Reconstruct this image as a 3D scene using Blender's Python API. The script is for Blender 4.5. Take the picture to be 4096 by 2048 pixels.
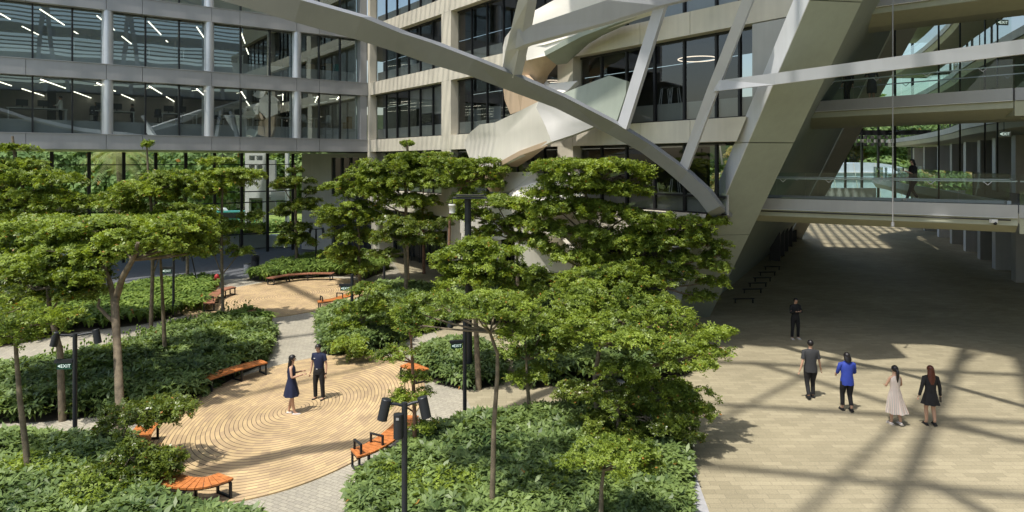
import bpy, bmesh, math, random
import numpy as np
from mathutils import Vector as V, Matrix
from math import sin, cos, pi, radians, atan2, sqrt
random.seed(5)
RS = np.random.RandomState(7)
sc = bpy.context.scene
for o in list(bpy.data.objects): bpy.data.objects.remove(o)
# ------------------------------------------------------------ camera
FP, HX, HY, EH = 2730.67, 2048.0, 648.0, 7.2     # focal length in photo pixels, horizon, eye height
cd = bpy.data.cameras.new('camera'); cam = bpy.data.objects.new('camera', cd); sc.collection.objects.link(cam)
cam.location = (0, 0, EH); cam.rotation_euler = (radians(90), 0, 0)
cd.lens = 24; cd.sensor_width = 36; cd.shift_y = -(1024-HY)/4096; cd.clip_start = .1; cd.clip_end = 2000
sc.camera = cam
# ------------------------------------------------------------ light
SUN_EL = radians(66.5); SUN_AZ = math.atan2(-.65, -.76)      # sun stands behind the camera, to its left
w = bpy.data.worlds.new('World'); sc.world = w; w.use_nodes = True
nt = w.node_tree; nt.nodes.clear()
sk = nt.nodes.new('ShaderNodeTexSky'); sk.sky_type = 'NISHITA'; sk.sun_disc = False
sk.sun_elevation = SUN_EL; sk.sun_rotation = SUN_AZ; sk.dust_density = 2.5; sk.air_density = 1.3
bg = nt.nodes.new('ShaderNodeBackground'); bg.inputs[1].default_value = .15
wo = nt.nodes.new('ShaderNodeOutputWorld')
nt.links.new(sk.outputs[0], bg.inputs[0]); nt.links.new(bg.outputs[0], wo.inputs[0])
sd = V((sin(SUN_AZ)*cos(SUN_EL), cos(SUN_AZ)*cos(SUN_EL), sin(SUN_EL)))   # towards the sun
sl = bpy.data.lights.new('sun', 'SUN'); so = bpy.data.objects.new('sun', sl); sc.collection.objects.link(so)
sl.energy = 3.9; sl.angle = radians(.9); sl.color = (1, .95, .87)
so.rotation_euler = sd.to_track_quat('Z', 'Y').to_euler()
sc.view_settings.view_transform = 'Standard'; sc.view_settings.look = 'None'
sc.view_settings.exposure = 0.36; sc.view_settings.gamma = 1
sc.cycles.max_bounces = 10; sc.cycles.diffuse_bounces = 6; sc.cycles.glossy_bounces = 4
sc.cycles.transmission_bounces = 6; sc.cycles.transparent_max_bounces = 24
sc.cycles.caustics_reflective = False; sc.cycles.caustics_refractive = False
sc.cycles.use_denoising = True
# ------------------------------------------------------------ helpers: places
def at(px, py, Y): return V(((px-HX)*Y/FP, Y, EH-(py-HY)*Y/FP))
def gp(px, py, z=0.0):
    Y = (EH-z)*FP/(py-HY); return V(((px-HX)*Y/FP, Y, z))
CO = V((-10.79, 51.0, 0))                       # re-entrant corner of the two office wings
U1 = V((.8087, .5882, 0)); V2 = V((.5882, -.8087, 0)) # along the left wing; along the stone wing
N1 = V((.5882, -.8087, 0)); N2 = V((-.8087, -.5882, 0))
def onp(px, py, p0, n):
    r = V(((px-HX)/FP, 1, -(py-HY)/FP)); o = V((0, 0, EH))
    return o + r*((p0-o).dot(n)/r.dot(n))
def t2(px, d=0):
    p = onp(px, HY, CO+N2*d, N2); return (p-CO).dot(V2)
def f2(t, z, d=0): return CO+V2*t+N2*d+V((0, 0, z))
def on2(px, py, d=0): return onp(px, py, CO+N2*d, N2)
def t1(px, d=0):
    p = onp(px, HY, CO+N1*d, N1); return -(p-CO).dot(U1)
def f1(t, z, d=0): return CO-U1*t+N1*d+V((0, 0, z))
# ------------------------------------------------------------ helpers: meshes
col = sc.collection
class MB:
    def __init__(s): s.v = []; s.f = []; s.sm = []
    def add(s, vs, fs, smooth=False):
        b = len(s.v); s.v += [tuple(x) for x in vs]
        for f in fs: s.f.append([b+i for i in f]); s.sm.append(smooth)
        return s
    def hexa(s, p):   # 8 points: bottom ring 0-3, top ring 4-7
        return s.add(p, [(0,3,2,1),(4,5,6,7),(0,1,5,4),(1,2,6,5),(2,3,7,6),(3,0,4,7)])
    def box(s, c, d, rz=0, R=None):
        m = R if R else Matrix.Rotation(rz, 3, 'Z'); c = V(c); x, y, z = d[0]/2, d[1]/2, d[2]/2
        return s.hexa([c+m@V(q) for q in ((-x,-y,-z),(x,-y,-z),(x,y,-z),(-x,y,-z),(-x,-y,z),(x,-y,z),(x,y,z),(-x,y,z))])
    def wall(s, a, b, z0, z1, th, n):   # thin upright slab from a to b (plan), thickness th along -n
        a = V((a[0], a[1], 0)); b = V((b[0], b[1], 0)); k = n*(-th)
        return s.hexa([a+V((0,0,z0)), b+V((0,0,z0)), b+k+V((0,0,z0)), a+k+V((0,0,z0)), a+V((0,0,z1)), b+V((0,0,z1)), b+k+V((0,0,z1)), a+k+V((0,0,z1))])
    def bar(s, a, b, w, h, up=V((0,0,1))):
        a = V(a); b = V(b); d = (b-a).normalized(); x = d.cross(up)
        if x.length < 1e-4: x = d.cross(V((0,1,0)))
        x.normalize(); y = x.cross(d).normalized(); x = x*w/2; y = y*h/2
        return s.hexa([a-x-y, a+x-y, b+x-y, b-x-y, a-x+y, a+x+y, b+x+y, b-x+y])
    def poly(s, pts, ext):     # polygon extruded by vector ext
        n = len(pts); e = V(ext); P = [V(p) for p in pts]
        vs = P+[p+e for p in P]
        fs = [tuple(range(n)), tuple(range(2*n-1, n-1, -1))]+[(i, i+n, (i+1) % n+n, (i+1) % n) for i in range(n)]
        return s.add(vs, fs)
    def tube(s, path, rad, n=8, cap=True, smooth=True):
        P = [V(p) for p in path]; m = len(P)
        if not hasattr(rad, '__len__'): rad = [rad]*m
        vs = []; prev = None
        for i in range(m):
            d = (P[min(i+1, m-1)]-P[max(i-1, 0)]).normalized()
            if prev is None:
                x = d.cross(V((0,0,1)));  x = d.cross(V((0,1,0))) if x.length < .1 else x
            else: x = prev-d*prev.dot(d)
            x.normalize(); prev = x; y = d.cross(x)
            for k in range(n):
                a = 2*pi*k/n; vs.append(P[i]+(x*cos(a)+y*sin(a))*rad[i])
        fs = [(i*n+k, i*n+(k+1) % n, (i+1)*n+(k+1) % n, (i+1)*n+k) for i in range(m-1) for k in range(n)]
        s.add(vs, fs, smooth)
        if cap: s.add(vs[:n], [tuple(range(n-1, -1, -1))]); s.add(vs[-n:], [tuple(range(n))])
        return s
    def cyl(s, a, b, r, n=12, r2=None): return s.tube([a, b], [r, r if r2 is None else r2], n)
    def loft(s, rings, smooth=True, cap=True):  # rings: lists of points of equal length
        n = len(rings[0]); vs = [p for r in rings for p in r]; m = len(rings)
        s.add(vs, [(i*n+k, i*n+(k+1) % n, (i+1)*n+(k+1) % n, (i+1)*n+k) for i in range(m-1) for k in range(n)], smooth)
        if cap: s.add(rings[0], [tuple(range(n-1, -1, -1))]); s.add(rings[-1], [tuple(range(n))])
        return s
    def ball(s, c, r, n=12, m=8, sc3=(1,1,1), R=None):
        c = V(c); vs = []; R = R or Matrix.Identity(3)
        for i in range(m+1):
            th = pi*i/m
            for k in range(n):
                a = 2*pi*k/n; vs.append(c+R@V((sin(th)*cos(a)*r*sc3[0], sin(th)*sin(a)*r*sc3[1], cos(th)*r*sc3[2])))
        return s.add(vs, [(i*n+k, (i+1)*n+k, (i+1)*n+(k+1) % n, i*n+(k+1) % n) for i in range(m) for k in range(n)], True)
    def mesh(s, name):
        me = bpy.data.meshes.new(name); me.from_pydata(s.v, [], s.f)
        me.polygons.foreach_set('use_smooth', s.sm); me.validate(); me.update(); return me
    def build(s, name, m, parent=None, **kw):
        me = s.mesh(name); me.materials.append(m)
        return link(name, me, parent, **kw)
def link(name, data, parent=None, **kw):
    o = bpy.data.objects.new(name, data); col.objects.link(o)
    if parent:
        o.parent = parent; o.matrix_parent_inverse = Matrix.Translation(-parent.location) if not parent.rotation_euler.z else (Matrix.Translation(parent.location) @ Matrix.Rotation(parent.rotation_euler.z, 4, 'Z')).inverted()
    for k, q in kw.items(): o[k] = q
    return o
def thing(name, loc, label, cat, group=None, rz=0):
    o = bpy.data.objects.new(name, None); col.objects.link(o); o.location = loc; o.rotation_euler.z = rz
    o['label'] = label; o['category'] = cat
    if group: o['group'] = group
    return o
def lc(name, mb, m, parent):        # child whose mesh is in the parent's own frame
    me = mb.mesh(name) if isinstance(mb, MB) else mb
    if isinstance(mb, MB): me.materials.append(m)
    o = bpy.data.objects.new(name, me); col.objects.link(o); o.parent = parent; return o
def dup(root, loc, rz, label=None, group=None, sc_=None):
    r = root.copy(); col.objects.link(r); r.location = loc; r.rotation_euler.z = rz
    if sc_: r.scale = sc_
    if label: r['label'] = label
    if group: r['group'] = group
    for ch in list(root.children):
        c = ch.copy(); col.objects.link(c); c.parent = r
        for g in ch.children:
            e = g.copy(); col.objects.link(e); e.parent = c
    return r
# ------------------------------------------------------------ materials
def mk(name):
    m = bpy.data.materials.new(name); m.use_nodes = True; n = m.node_tree.nodes; l = m.node_tree.links
    return m, n, l, n['Principled BSDF']
def C4(c): return (c[0], c[1], c[2], 1)
def mat(name, c, rough=.6, metal=0, var=.12, scale=1.2, bump=0, spec=.4, c2=None, detail=6, emit=None):
    m, n, l, p = mk(name)
    tc = n.new('ShaderNodeTexCoord'); no = n.new('ShaderNodeTexNoise'); no.inputs['Scale'].default_value = scale; no.inputs['Detail'].default_value = detail
    l.new(tc.outputs['Object'], no.inputs['Vector'])
    mx = n.new('ShaderNodeMix'); mx.data_type = 'RGBA'
    a = [x*(1-var) for x in c]; b = [min(1, x*(1+var)) for x in c] if c2 is None else c2
    mx.inputs[6].default_value = C4(a); mx.inputs[7].default_value = C4(b)
    mr = n.new('ShaderNodeMapRange'); mr.inputs[1].default_value = .3; mr.inputs[2].default_value = .7
    l.new(no.outputs[0], mr.inputs[0]); l.new(mr.outputs[0], mx.inputs[0]); l.new(mx.outputs[2], p.inputs['Base Color'])
    p.inputs['Roughness'].default_value = rough; p.inputs['Metallic'].default_value = metal; p.inputs['Specular IOR Level'].default_value = spec
    if bump:
        n2 = n.new('ShaderNodeTexNoise'); n2.inputs['Scale'].default_value = scale*12; l.new(tc.outputs['Object'], n2.inputs['Vector'])
        bp = n.new('ShaderNodeBump'); bp.inputs['Strength'].default_value = bump; bp.inputs['Distance'].default_value = .02
        l.new(n2.outputs[0], bp.inputs['Height']); l.new(bp.outputs[0], p.inputs['Normal'])
    if emit: p.inputs['Emission Color'].default_value = C4(emit[0]); p.inputs['Emission Strength'].default_value = emit[1]
    return m
def glass(name, tint, refl, rough=.0, rcol=(1,1,1), wav=0):
    m, n, l, p = mk(name); n.remove(p); out = n['Material Output']
    t = n.new('ShaderNodeBsdfTransparent'); t.inputs[0].default_value = C4(tint)
    g = n.new('ShaderNodeBsdfGlossy'); g.inputs['Roughness'].default_value = rough; g.inputs[0].default_value = C4(rcol)
    fr = n.new('ShaderNodeLayerWeight'); fr.inputs[0].default_value = .25
    ma = n.new('ShaderNodeMath'); ma.operation = 'MULTIPLY_ADD'; ma.inputs[1].default_value = .6; ma.inputs[2].default_value = refl
    mx = n.new('ShaderNodeMixShader'); l.new(fr.outputs['Fresnel'], ma.inputs[0]); l.new(ma.outputs[0], mx.inputs[0])
    l.new(t.outputs[0], mx.inputs[1]); l.new(g.outputs[0], mx.inputs[2]); l.new(mx.outputs[0], out.inputs[0])
    if wav:
        tc = n.new('ShaderNodeTexCoord'); no = n.new('ShaderNodeTexNoise'); no.inputs['Scale'].default_value = .35; no.inputs['Detail'].default_value = 1
        bp = n.new('ShaderNodeBump'); bp.inputs['Strength'].default_value = wav; bp.inputs['Distance'].default_value = .05
        l.new(tc.outputs['Object'], no.inputs['Vector']); l.new(no.outputs[0], bp.inputs['Height']); l.new(bp.outputs[0], g.inputs['Normal'])
    return m
def leafmat(name, c1, c2, trans=.3, rough=.42, spec=.5, dead=.992):
    m, n, l, p = mk(name); out = n['Material Output']
    g = n.new('ShaderNodeNewGeometry'); tc = n.new('ShaderNodeTexCoord'); no = n.new('ShaderNodeTexNoise'); no.inputs['Scale'].default_value = .9
    l.new(tc.outputs['Object'], no.inputs['Vector'])
    ad = n.new('ShaderNodeMath'); ad.operation = 'MULTIPLY_ADD'; ad.inputs[1].default_value = .55
    s2 = n.new('ShaderNodeMath'); s2.operation = 'MULTIPLY_ADD'; s2.inputs[1].default_value = 1.6; s2.inputs[2].default_value = -.58
    l.new(no.outputs[0], s2.inputs[0]); l.new(g.outputs['Random Per Island'], ad.inputs[0]); l.new(s2.outputs[0], ad.inputs[2])
    mx = n.new('ShaderNodeMix'); mx.data_type = 'RGBA'; mx.clamp_factor = True
    mx.inputs[6].default_value = C4(c1); mx.inputs[7].default_value = C4(c2); l.new(ad.outputs[0], mx.inputs[0])
    gt = n.new('ShaderNodeMath'); gt.operation = 'GREATER_THAN'; gt.inputs[1].default_value = dead; l.new(g.outputs['Random Per Island'], gt.inputs[0])
    m0 = mx; mx = n.new('ShaderNodeMix'); mx.data_type = 'RGBA'; mx.inputs[7].default_value = (.36, .17, .04, 1); l.new(gt.outputs[0], mx.inputs[0]); l.new(m0.outputs[2], mx.inputs[6])
    l.new(mx.outputs[2], p.inputs['Base Color']); p.inputs['Roughness'].default_value = rough; p.inputs['Specular IOR Level'].default_value = spec
    tr = n.new('ShaderNodeBsdfTranslucent'); hs = n.new('ShaderNodeMix'); hs.data_type = 'RGBA'; hs.blend_type = 'MULTIPLY'; hs.inputs[0].default_value = 1
    hs.inputs[7].default_value = (1.6, 1.5, .6, 1); l.new(mx.outputs[2], hs.inputs[6]); l.new(hs.outputs[2], tr.inputs[0])
    ms = n.new('ShaderNodeMixShader'); ms.inputs[0].default_value = trans
    l.new(p.outputs[0], ms.inputs[1]); l.new(tr.outputs[0], ms.inputs[2]); l.new(ms.outputs[0], out.inputs[0]); return m
def brickmat(name, c1, c2, mortar, bw, rh, ms=.012, rot=0, rough=.75, big=None, spec=.3):
    m, n, l, p = mk(name); tc = n.new('ShaderNodeTexCoord'); mp = n.new('ShaderNodeMapping'); mp.inputs['Rotation'].default_value = (0, 0, rot)
    b = n.new('ShaderNodeTexBrick'); l.new(tc.outputs['Object'], mp.inputs[0]); l.new(mp.outputs[0], b.inputs['Vector'])
    b.inputs['Scale'].default_value = 1; b.inputs['Brick Width'].default_value = bw; b.inputs['Row Height'].default_value = rh
    b.inputs['Mortar Size'].default_value = ms; b.inputs['Mortar Smooth'].default_value = .3; b.inputs['Color1'].default_value = C4(c1); b.inputs['Color2'].default_value = C4(c2); b.inputs['Mortar'].default_value = C4(mortar)
    b.offset = .37
    no = n.new('ShaderNodeTexNoise'); no.inputs['Scale'].default_value = .35; no.inputs['Detail'].default_value = 8; l.new(tc.outputs['Object'], no.inputs['Vector'])
    n3 = n.new('ShaderNodeTexNoise'); n3.inputs['Scale'].default_value = 28; n3.inputs['Detail'].default_value = 3; l.new(tc.outputs['Object'], n3.inputs['Vector'])
    ad = n.new('ShaderNodeMath'); ad.operation = 'ADD'; l.new(no.outputs[0], ad.inputs[0]); l.new(n3.outputs[0], ad.inputs[1])
    mr = n.new('ShaderNodeMapRange'); mr.inputs[1].default_value = .6; mr.inputs[2].default_value = 1.4; mr.inputs[3].default_value = .70; mr.inputs[4].default_value = 1.22; l.new(ad.outputs[0], mr.inputs[0])
    mx = n.new('ShaderNodeMix'); mx.data_type = 'RGBA'; mx.blend_type = 'MULTIPLY'; mx.inputs[0].default_value = 1
    l.new(b.outputs[0], mx.inputs[6]); l.new(mr.outputs[0], mx.inputs[7]); l.new(mx.outputs[2], p.inputs['Base Color'])
    p.inputs['Roughness'].default_value = rough; p.inputs['Specular IOR Level'].default_value = spec
    bp = n.new('ShaderNodeBump'); bp.inputs['Strength'].default_value = .4; bp.inputs['Distance'].default_value = .01; bp.invert = True
    l.new(b.outputs['Fac'], bp.inputs['Height']); l.new(bp.outputs[0], p.inputs['Normal']); return m
def panelmat(name, c, pw, ph, var=.1, rough=.5, metal=0, line=.4, streak=.1):
    """cladding: soft mottling plus vertical rain streaks"""
    m, n, l, p = mk(name); tc = n.new('ShaderNodeTexCoord')
    a = n.new('ShaderNodeTexNoise'); a.inputs['Scale'].default_value = .8; a.inputs['Detail'].default_value = 7; l.new(tc.outputs['Object'], a.inputs['Vector'])
    mp = n.new('ShaderNodeMapping'); mp.inputs['Scale'].default_value = (5, 5, .25); l.new(tc.outputs['Object'], mp.inputs[0])
    b = n.new('ShaderNodeTexNoise'); b.inputs['Scale'].default_value = 1; l.new(mp.outputs[0], b.inputs['Vector'])
    ad = n.new('ShaderNodeMath'); ad.operation = 'MULTIPLY_ADD'; ad.inputs[1].default_value = streak*2; l.new(b.outputs[0], ad.inputs[0])
    mr = n.new('ShaderNodeMapRange'); mr.inputs[1].default_value = .3; mr.inputs[2].default_value = .7; mr.inputs[3].default_value = 1-var-streak; mr.inputs[4].default_value = 1+var-streak
    l.new(a.outputs[0], mr.inputs[0]); l.new(mr.outputs[0], ad.inputs[2])
    mx = n.new('ShaderNodeMix'); mx.data_type = 'RGBA'; mx.blend_type = 'MULTIPLY'; mx.inputs[0].default_value = 1; mx.inputs[6].default_value = C4(c)
    l.new(ad.outputs[0], mx.inputs[7]); l.new(mx.outputs[2], p.inputs['Base Color']); p.inputs['Roughness'].default_value = rough; p.inputs['Metallic'].default_value = metal
    return m
def deckmat(name, N, c1, c2, gap):
    """timber boards laid in elliptical rings: board index from the radius, board joints from the angle (unit-circle coordinates)"""
    m, n, l, p = mk(name); tc = n.new('ShaderNodeTexCoord'); at_ = n.new('ShaderNodeAttribute'); at_.attribute_name = 'ring'
    sx = n.new('ShaderNodeSeparateXYZ'); l.new(at_.outputs['Vector'], sx.inputs[0])
    def M(op, a, b=None, c=None):
        q = n.new('ShaderNodeMath'); q.operation = op
        for i, v in enumerate((a, b, c)):
            if v is None: continue
            if isinstance(v, (int, float)): q.inputs[i].default_value = v
            else: l.new(v, q.inputs[i])
        return q.outputs[0]
    X, Y = sx.outputs[0], sx.outputs[1]
    r = M('SQRT', M('ADD', M('MULTIPLY', X, X), M('MULTIPLY', Y, Y)))
    rn = M('MULTIPLY', r, N); idx = M('FLOOR', rn); fr = M('FRACT', rn)
    ang = M('ADD', M('MULTIPLY', M('ARCTAN2', Y, X), M('ADD', 1.0, M('MULTIPLY', idx, .42))), M('MULTIPLY', idx, 2.37))
    seg = M('FLOOR', ang); sf = M('FRACT', ang)
    cv = n.new('ShaderNodeCombineXYZ'); l.new(idx, cv.inputs[0]); l.new(seg, cv.inputs[1])
    wn = n.new('ShaderNodeTexWhiteNoise'); wn.noise_dimensions = '2D'; l.new(cv.outputs[0], wn.inputs['Vector'])
    mx = n.new('ShaderNodeMix'); mx.data_type = 'RGBA'; mx.inputs[6].default_value = C4(c1); mx.inputs[7].default_value = C4(c2); l.new(wn.outputs[0], mx.inputs[0])
    no = n.new('ShaderNodeTexNoise'); no.inputs['Scale'].default_value = .8; no.inputs['Detail'].default_value = 8; l.new(tc.outputs['Object'], no.inputs['Vector'])
    mr = n.new('ShaderNodeMapRange'); mr.inputs[1].default_value = .3; mr.inputs[2].default_value = .7; mr.inputs[3].default_value = .75; mr.inputs[4].default_value = 1.15; l.new(no.outputs[0], mr.inputs[0])
    m2 = n.new('ShaderNodeMix'); m2.data_type = 'RGBA'; m2.blend_type = 'MULTIPLY'; m2.inputs[0].default_value = 1; l.new(mx.outputs[2], m2.inputs[6]); l.new(mr.outputs[0], m2.inputs[7])
    g = M('LESS_THAN', fr, gap)
    m3 = n.new('ShaderNodeMix'); m3.data_type = 'RGBA'; m3.inputs[7].default_value = (.035, .02, .012, 1); l.new(g, m3.inputs[0]); l.new(m2.outputs[2], m3.inputs[6])
    l.new(m3.outputs[2], p.inputs['Base Color']); p.inputs['Roughness'].default_value = .62; p.inputs['Specular IOR Level'].default_value = .35; return m
M = {}
M['stone'] = panelmat('stone_cladding', (.60, .555, .455), 3, 1, .10, .65)
M['grey'] = panelmat('grey_metal_panel', (.36, .36, .365), 3, 1, .06, .42, .3, streak=.05)
M['concrete'] = panelmat('grey_wall_panel', (.42, .42, .40), 3, 1, .08, .6)
M['archm'] = panelmat('arch_shaded_steel', (.235, .25, .27), 3, 1, .08, .5, streak=.05)  # darker than the other beams: the arch's unlit front is put into the colour
M['steel'] = panelmat('painted_steel_beam', (.48, .49, .51), 3, 1, .05, .45, streak=.06)
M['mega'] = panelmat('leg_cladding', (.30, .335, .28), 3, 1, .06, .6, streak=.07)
M['gsoffit'] = panelmat('gallery_soffit', (.62, .62, .50), 3, 1, .05, .6)  # paler than the bridge soffit: skylight on the galleries is painted in
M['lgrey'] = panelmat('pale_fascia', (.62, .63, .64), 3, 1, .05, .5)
M['soffit'] = panelmat('bridge_soffit', (.37, .375, .27), 3, 1, .06, .6)
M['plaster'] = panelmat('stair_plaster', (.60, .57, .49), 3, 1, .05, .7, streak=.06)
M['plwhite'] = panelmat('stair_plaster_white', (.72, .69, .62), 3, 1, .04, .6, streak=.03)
M['stshade'] = panelmat('stair_shaded_plaster', (.44, .43, .40), 3, 1, .04, .6, streak=.03)  # darker plaster for one fold of the stair, its shade held in the colour
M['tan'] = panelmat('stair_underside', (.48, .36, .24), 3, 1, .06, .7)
M['dark'] = mat('black_frame', (.025, .026, .028), .4, .3)
M['darkwall'] = mat('dark_interior_wall', (.07, .07, .07), .7)
M['ceil'] = mat('dark_ceiling', (.045, .045, .045), .8)
M['carpet'] = mat('grey_carpet', (.12, .12, .125), .9)
M['white'] = mat('white_paint', (.75, .75, .73), .5, var=.04)
M['cream'] = mat('cream_roller_blind', (.55, .53, .48), .8, var=.05)
M['colm'] = mat('silver_column', (.55, .57, .60), .32, .55, var=.05)
M['gl_office'] = glass('office_glass', (.72, .78, .76), .22, rcol=(.85, .97, .96), wav=.09)
M['gl_stone'] = glass('dark_window_glass', (.62, .66, .66), .08, wav=.06)
M['gl_clear'] = glass('clear_glass', (.86, .93, .91), .05)
M['gl_bal'] = glass('balustrade_glass', (.82, .92, .89), .035)
M['black'] = mat('black_powder_coat', (.022, .025, .03), .42, .2)
M['wood'] = mat('bench_timber', (.50, .175, .05), .45, var=.3, scale=9)
M['woodd'] = mat('aged_bench_timber', (.30, .13, .075), .5, var=.3, scale=9)
M['paver'] = brickmat('plaza_pavers', (.37, .325, .218), (.295, .26, .172), (.24, .21, .145), .46, .20, .007)
M['cobble'] = brickmat('path_cobbles', (.40, .37, .29), (.33, .305, .245), (.23, .21, .165), .20, .11, .008, rot=.5)
M['asphalt'] = mat('road_asphalt', (.105, .11, .12), .85, var=.12, scale=3, bump=.2)
M['soil'] = mat('planting_soil', (.045, .035, .022), .95, var=.3, scale=5)
M['kerb'] = mat('grey_kerb_stone', (.36, .36, .37), .7, var=.1, scale=20)
M['lawn'] = mat('lawn_grass', (.20, .26, .06), .9, var=.2, scale=.6)
M['deck'] = deckmat('ring_decking', 36, (.56, .415, .22), (.42, .305, .18), .13)
M['deck2'] = deckmat('ring_decking_far', 36, (.56, .415, .22), (.43, .31, .185), .13)
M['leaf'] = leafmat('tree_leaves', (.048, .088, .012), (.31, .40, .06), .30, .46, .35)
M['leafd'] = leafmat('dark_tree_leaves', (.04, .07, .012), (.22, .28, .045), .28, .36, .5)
M['leafh'] = leafmat('umbrella_plant_leaves', (.036, .072, .022), (.23, .315, .095), .22, .45, .35, .9995)
M['leafl'] = leafmat('lily_leaves', (.075, .14, .025), (.27, .37, .08), .3, .5, .3, .999)
M['leafw'] = leafmat('woodland_leaves', (.10, .17, .06), (.30, .40, .16), .35, .7, .1)  # pale and dulled: haze painted into the leaf colour
M['leafo'] = leafmat('woodland_orange_leaves', (.10, .12, .02), (.34, .26, .07), .3)
M['palm'] = leafmat('palm_fronds', (.20, .23, .10), (.46, .45, .24), .3, .7, .1)
M['bark'] = mat('tree_bark', (.17, .135, .09), .85, var=.35, scale=7, bump=.6)
M['barkr'] = mat('reddish_bark', (.22, .12, .075), .85, var=.35, scale=7, bump=.6)
M['exit'] = mat('exit_sign_green', (.01, .07, .045), .4, var=.02)
M['exitt'] = mat('exit_lettering', (.75, .85, .8), .4, var=.02, emit=((.75, .9, .82), .6))
M['lamp'] = mat('strip_light', (.9, .9, .8), .4, var=.01, emit=((1, .93, .74), 3.2))
M['lampw'] = mat('ring_light', (.9, .8, .7), .4, var=.01, emit=((1, .80, .62), 1.6))
M['skin'] = mat('skin', (.50, .30, .20), .55, var=.05)
M['hair'] = mat('black_hair', (.012, .010, .010), .4, var=.2, scale=30)
M['hairr'] = mat('auburn_hair', (.085, .022, .012), .4, var=.3, scale=30)
M['navy'] = mat('navy_cloth', (.012, .018, .05), .8, var=.15, scale=6)
M['blk'] = mat('black_cloth', (.014, .014, .015), .85, var=.2, scale=6)
M['char'] = mat('charcoal_shirt', (.035, .036, .038), .85, var=.3, scale=60)
M['blue'] = mat('royal_blue_cloth', (.025, .05, .30), .75, var=.15, scale=6)
M['shoe'] = mat('pale_shoe', (.6, .55, .5), .6, var=.05)
M['red'] = mat('red_paint', (.35, .03, .03), .5)
M['carton'] = mat('cardboard', (.34, .24, .13), .8)
M['chairw'] = mat('pale_chair_plastic', (.5, .5, .5), .5)
M['teal'] = mat('teal_paint', (.05, .25, .22), .5)
# ============================================================ SETTING
def sheet(name, pts, m, z, thick=0, **kw):
    mb = MB(); P = [V((p[0], p[1], z)) for p in pts]
    if thick: mb.poly(P[::-1], (0, 0, -thick))
    else: mb.add(P, [tuple(range(len(P)))])
    o = mb.build(name, m); o['kind'] = kw.get('kind', 'structure')
    return o
def ell(c, a, b, n=72, rot=0): return [(c[0]+a*cos(t)*cos(rot)-b*sin(t)*sin(rot), c[1]+a*cos(t)*sin(rot)+b*sin(t)*cos(rot)) for t in [2*pi*i/n for i in range(n)]]
sheet('ground', [(-400, -60), (400, -60), (400, 600), (-400, 600)], M['lawn'], -.03)
sheet('plaza_pavement', [(-1.2, -12), (60, -12), (60, 96), (-14, 96), (-9, 51), (-3.5, 30), (-1.2, 20)], M['paver'], 0.0)
sheet('garden_path', [(-45, -10), (-1.2, -10), (-1.2, 20), (-3.5, 30), (-9, 51), (-16.5, 42.5), (-45, 21.8)], M['cobble'], -.004)
sheet('road', [(-60, 10.9), (-16.5, 42.5), (-9, 48), (-9, 68), (-62, 29.5)], M['asphalt'], -.012)
sheet('back_path', [(-60, 31.5), (-9, 68.6), (-9, 74), (-60, 37)], M['cobble'], -.016)
# timber decks: rings of boards carried as a point attribute
def deck(c, a, b, m, rot):
    me = bpy.data.meshes.new('timber_deck'); n = 96; R = 12
    vs = [(0, 0, .03)]; rg = [(0, 0, 0)]; fs = []
    for i in range(1, R+1):
        for k in range(n):
            t = 2*pi*k/n; x, y = cos(t)*i/R, sin(t)*i/R
            rg.append((x, y, 0)); X, Y = a*x, b*y
            vs.append((X*cos(rot)-Y*sin(rot), X*sin(rot)+Y*cos(rot), .03))
    for k in range(n): fs.append((0, 1+k, 1+(k+1) % n))
    for i in range(R-1):
        for k in range(n):
            p, q = 1+i*n, 1+(i+1)*n; fs.append((p+k, q+k, q+(k+1) % n, p+(k+1) % n))
    b0 = len(vs); o0 = 1+(R-1)*n
    for k in range(n): vs.append((vs[o0+k][0], vs[o0+k][1], -.02)); rg.append(rg[o0+k])
    for k in range(n): fs.append((o0+k, b0+k, b0+(k+1) % n, o0+(k+1) % n))
    me.from_pydata(vs, [], fs); at_ = me.attributes.new('ring', 'FLOAT_VECTOR', 'POINT')
    at_.data.foreach_set('vector', [q for r in rg for q in r]); me.materials.append(m)
    o = bpy.data.objects.new('timber_deck', me); col.objects.link(o); o.location = (c[0], c[1], 0); o['kind'] = 'structure'
D1 = (-6.25, 19.9, 3.5, 5.65, -.13); D2 = (-12.3, 36.6, 4.1, 5.8, -.25)
deck(D1[:2], D1[2], D1[3], M['deck'], D1[4]); deck(D2[:2], D2[2], D2[3], M['deck2'], D2[4])
kb = MB(); kp = [(-1.0, 13), (-.75, 11), (2.9, 11), (3.5, 12.4), (3.75, 14), (3.95, 16), (3.95, 18), (3.6, 20.5), (2.6, 24)]
kp = [(3.35, 8), (3.5, 12), (3.72, 14), (3.92, 16), (3.96, 18), (3.7, 20.5), (3.1, 23)]
for a, b in zip(kp, kp[1:]): kb.bar((a[0]+.13, a[1], .05), (b[0]+.13, b[1], .05), .32, .14)
kb.build('garden_kerb', M['kerb'], kind='structure')
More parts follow.
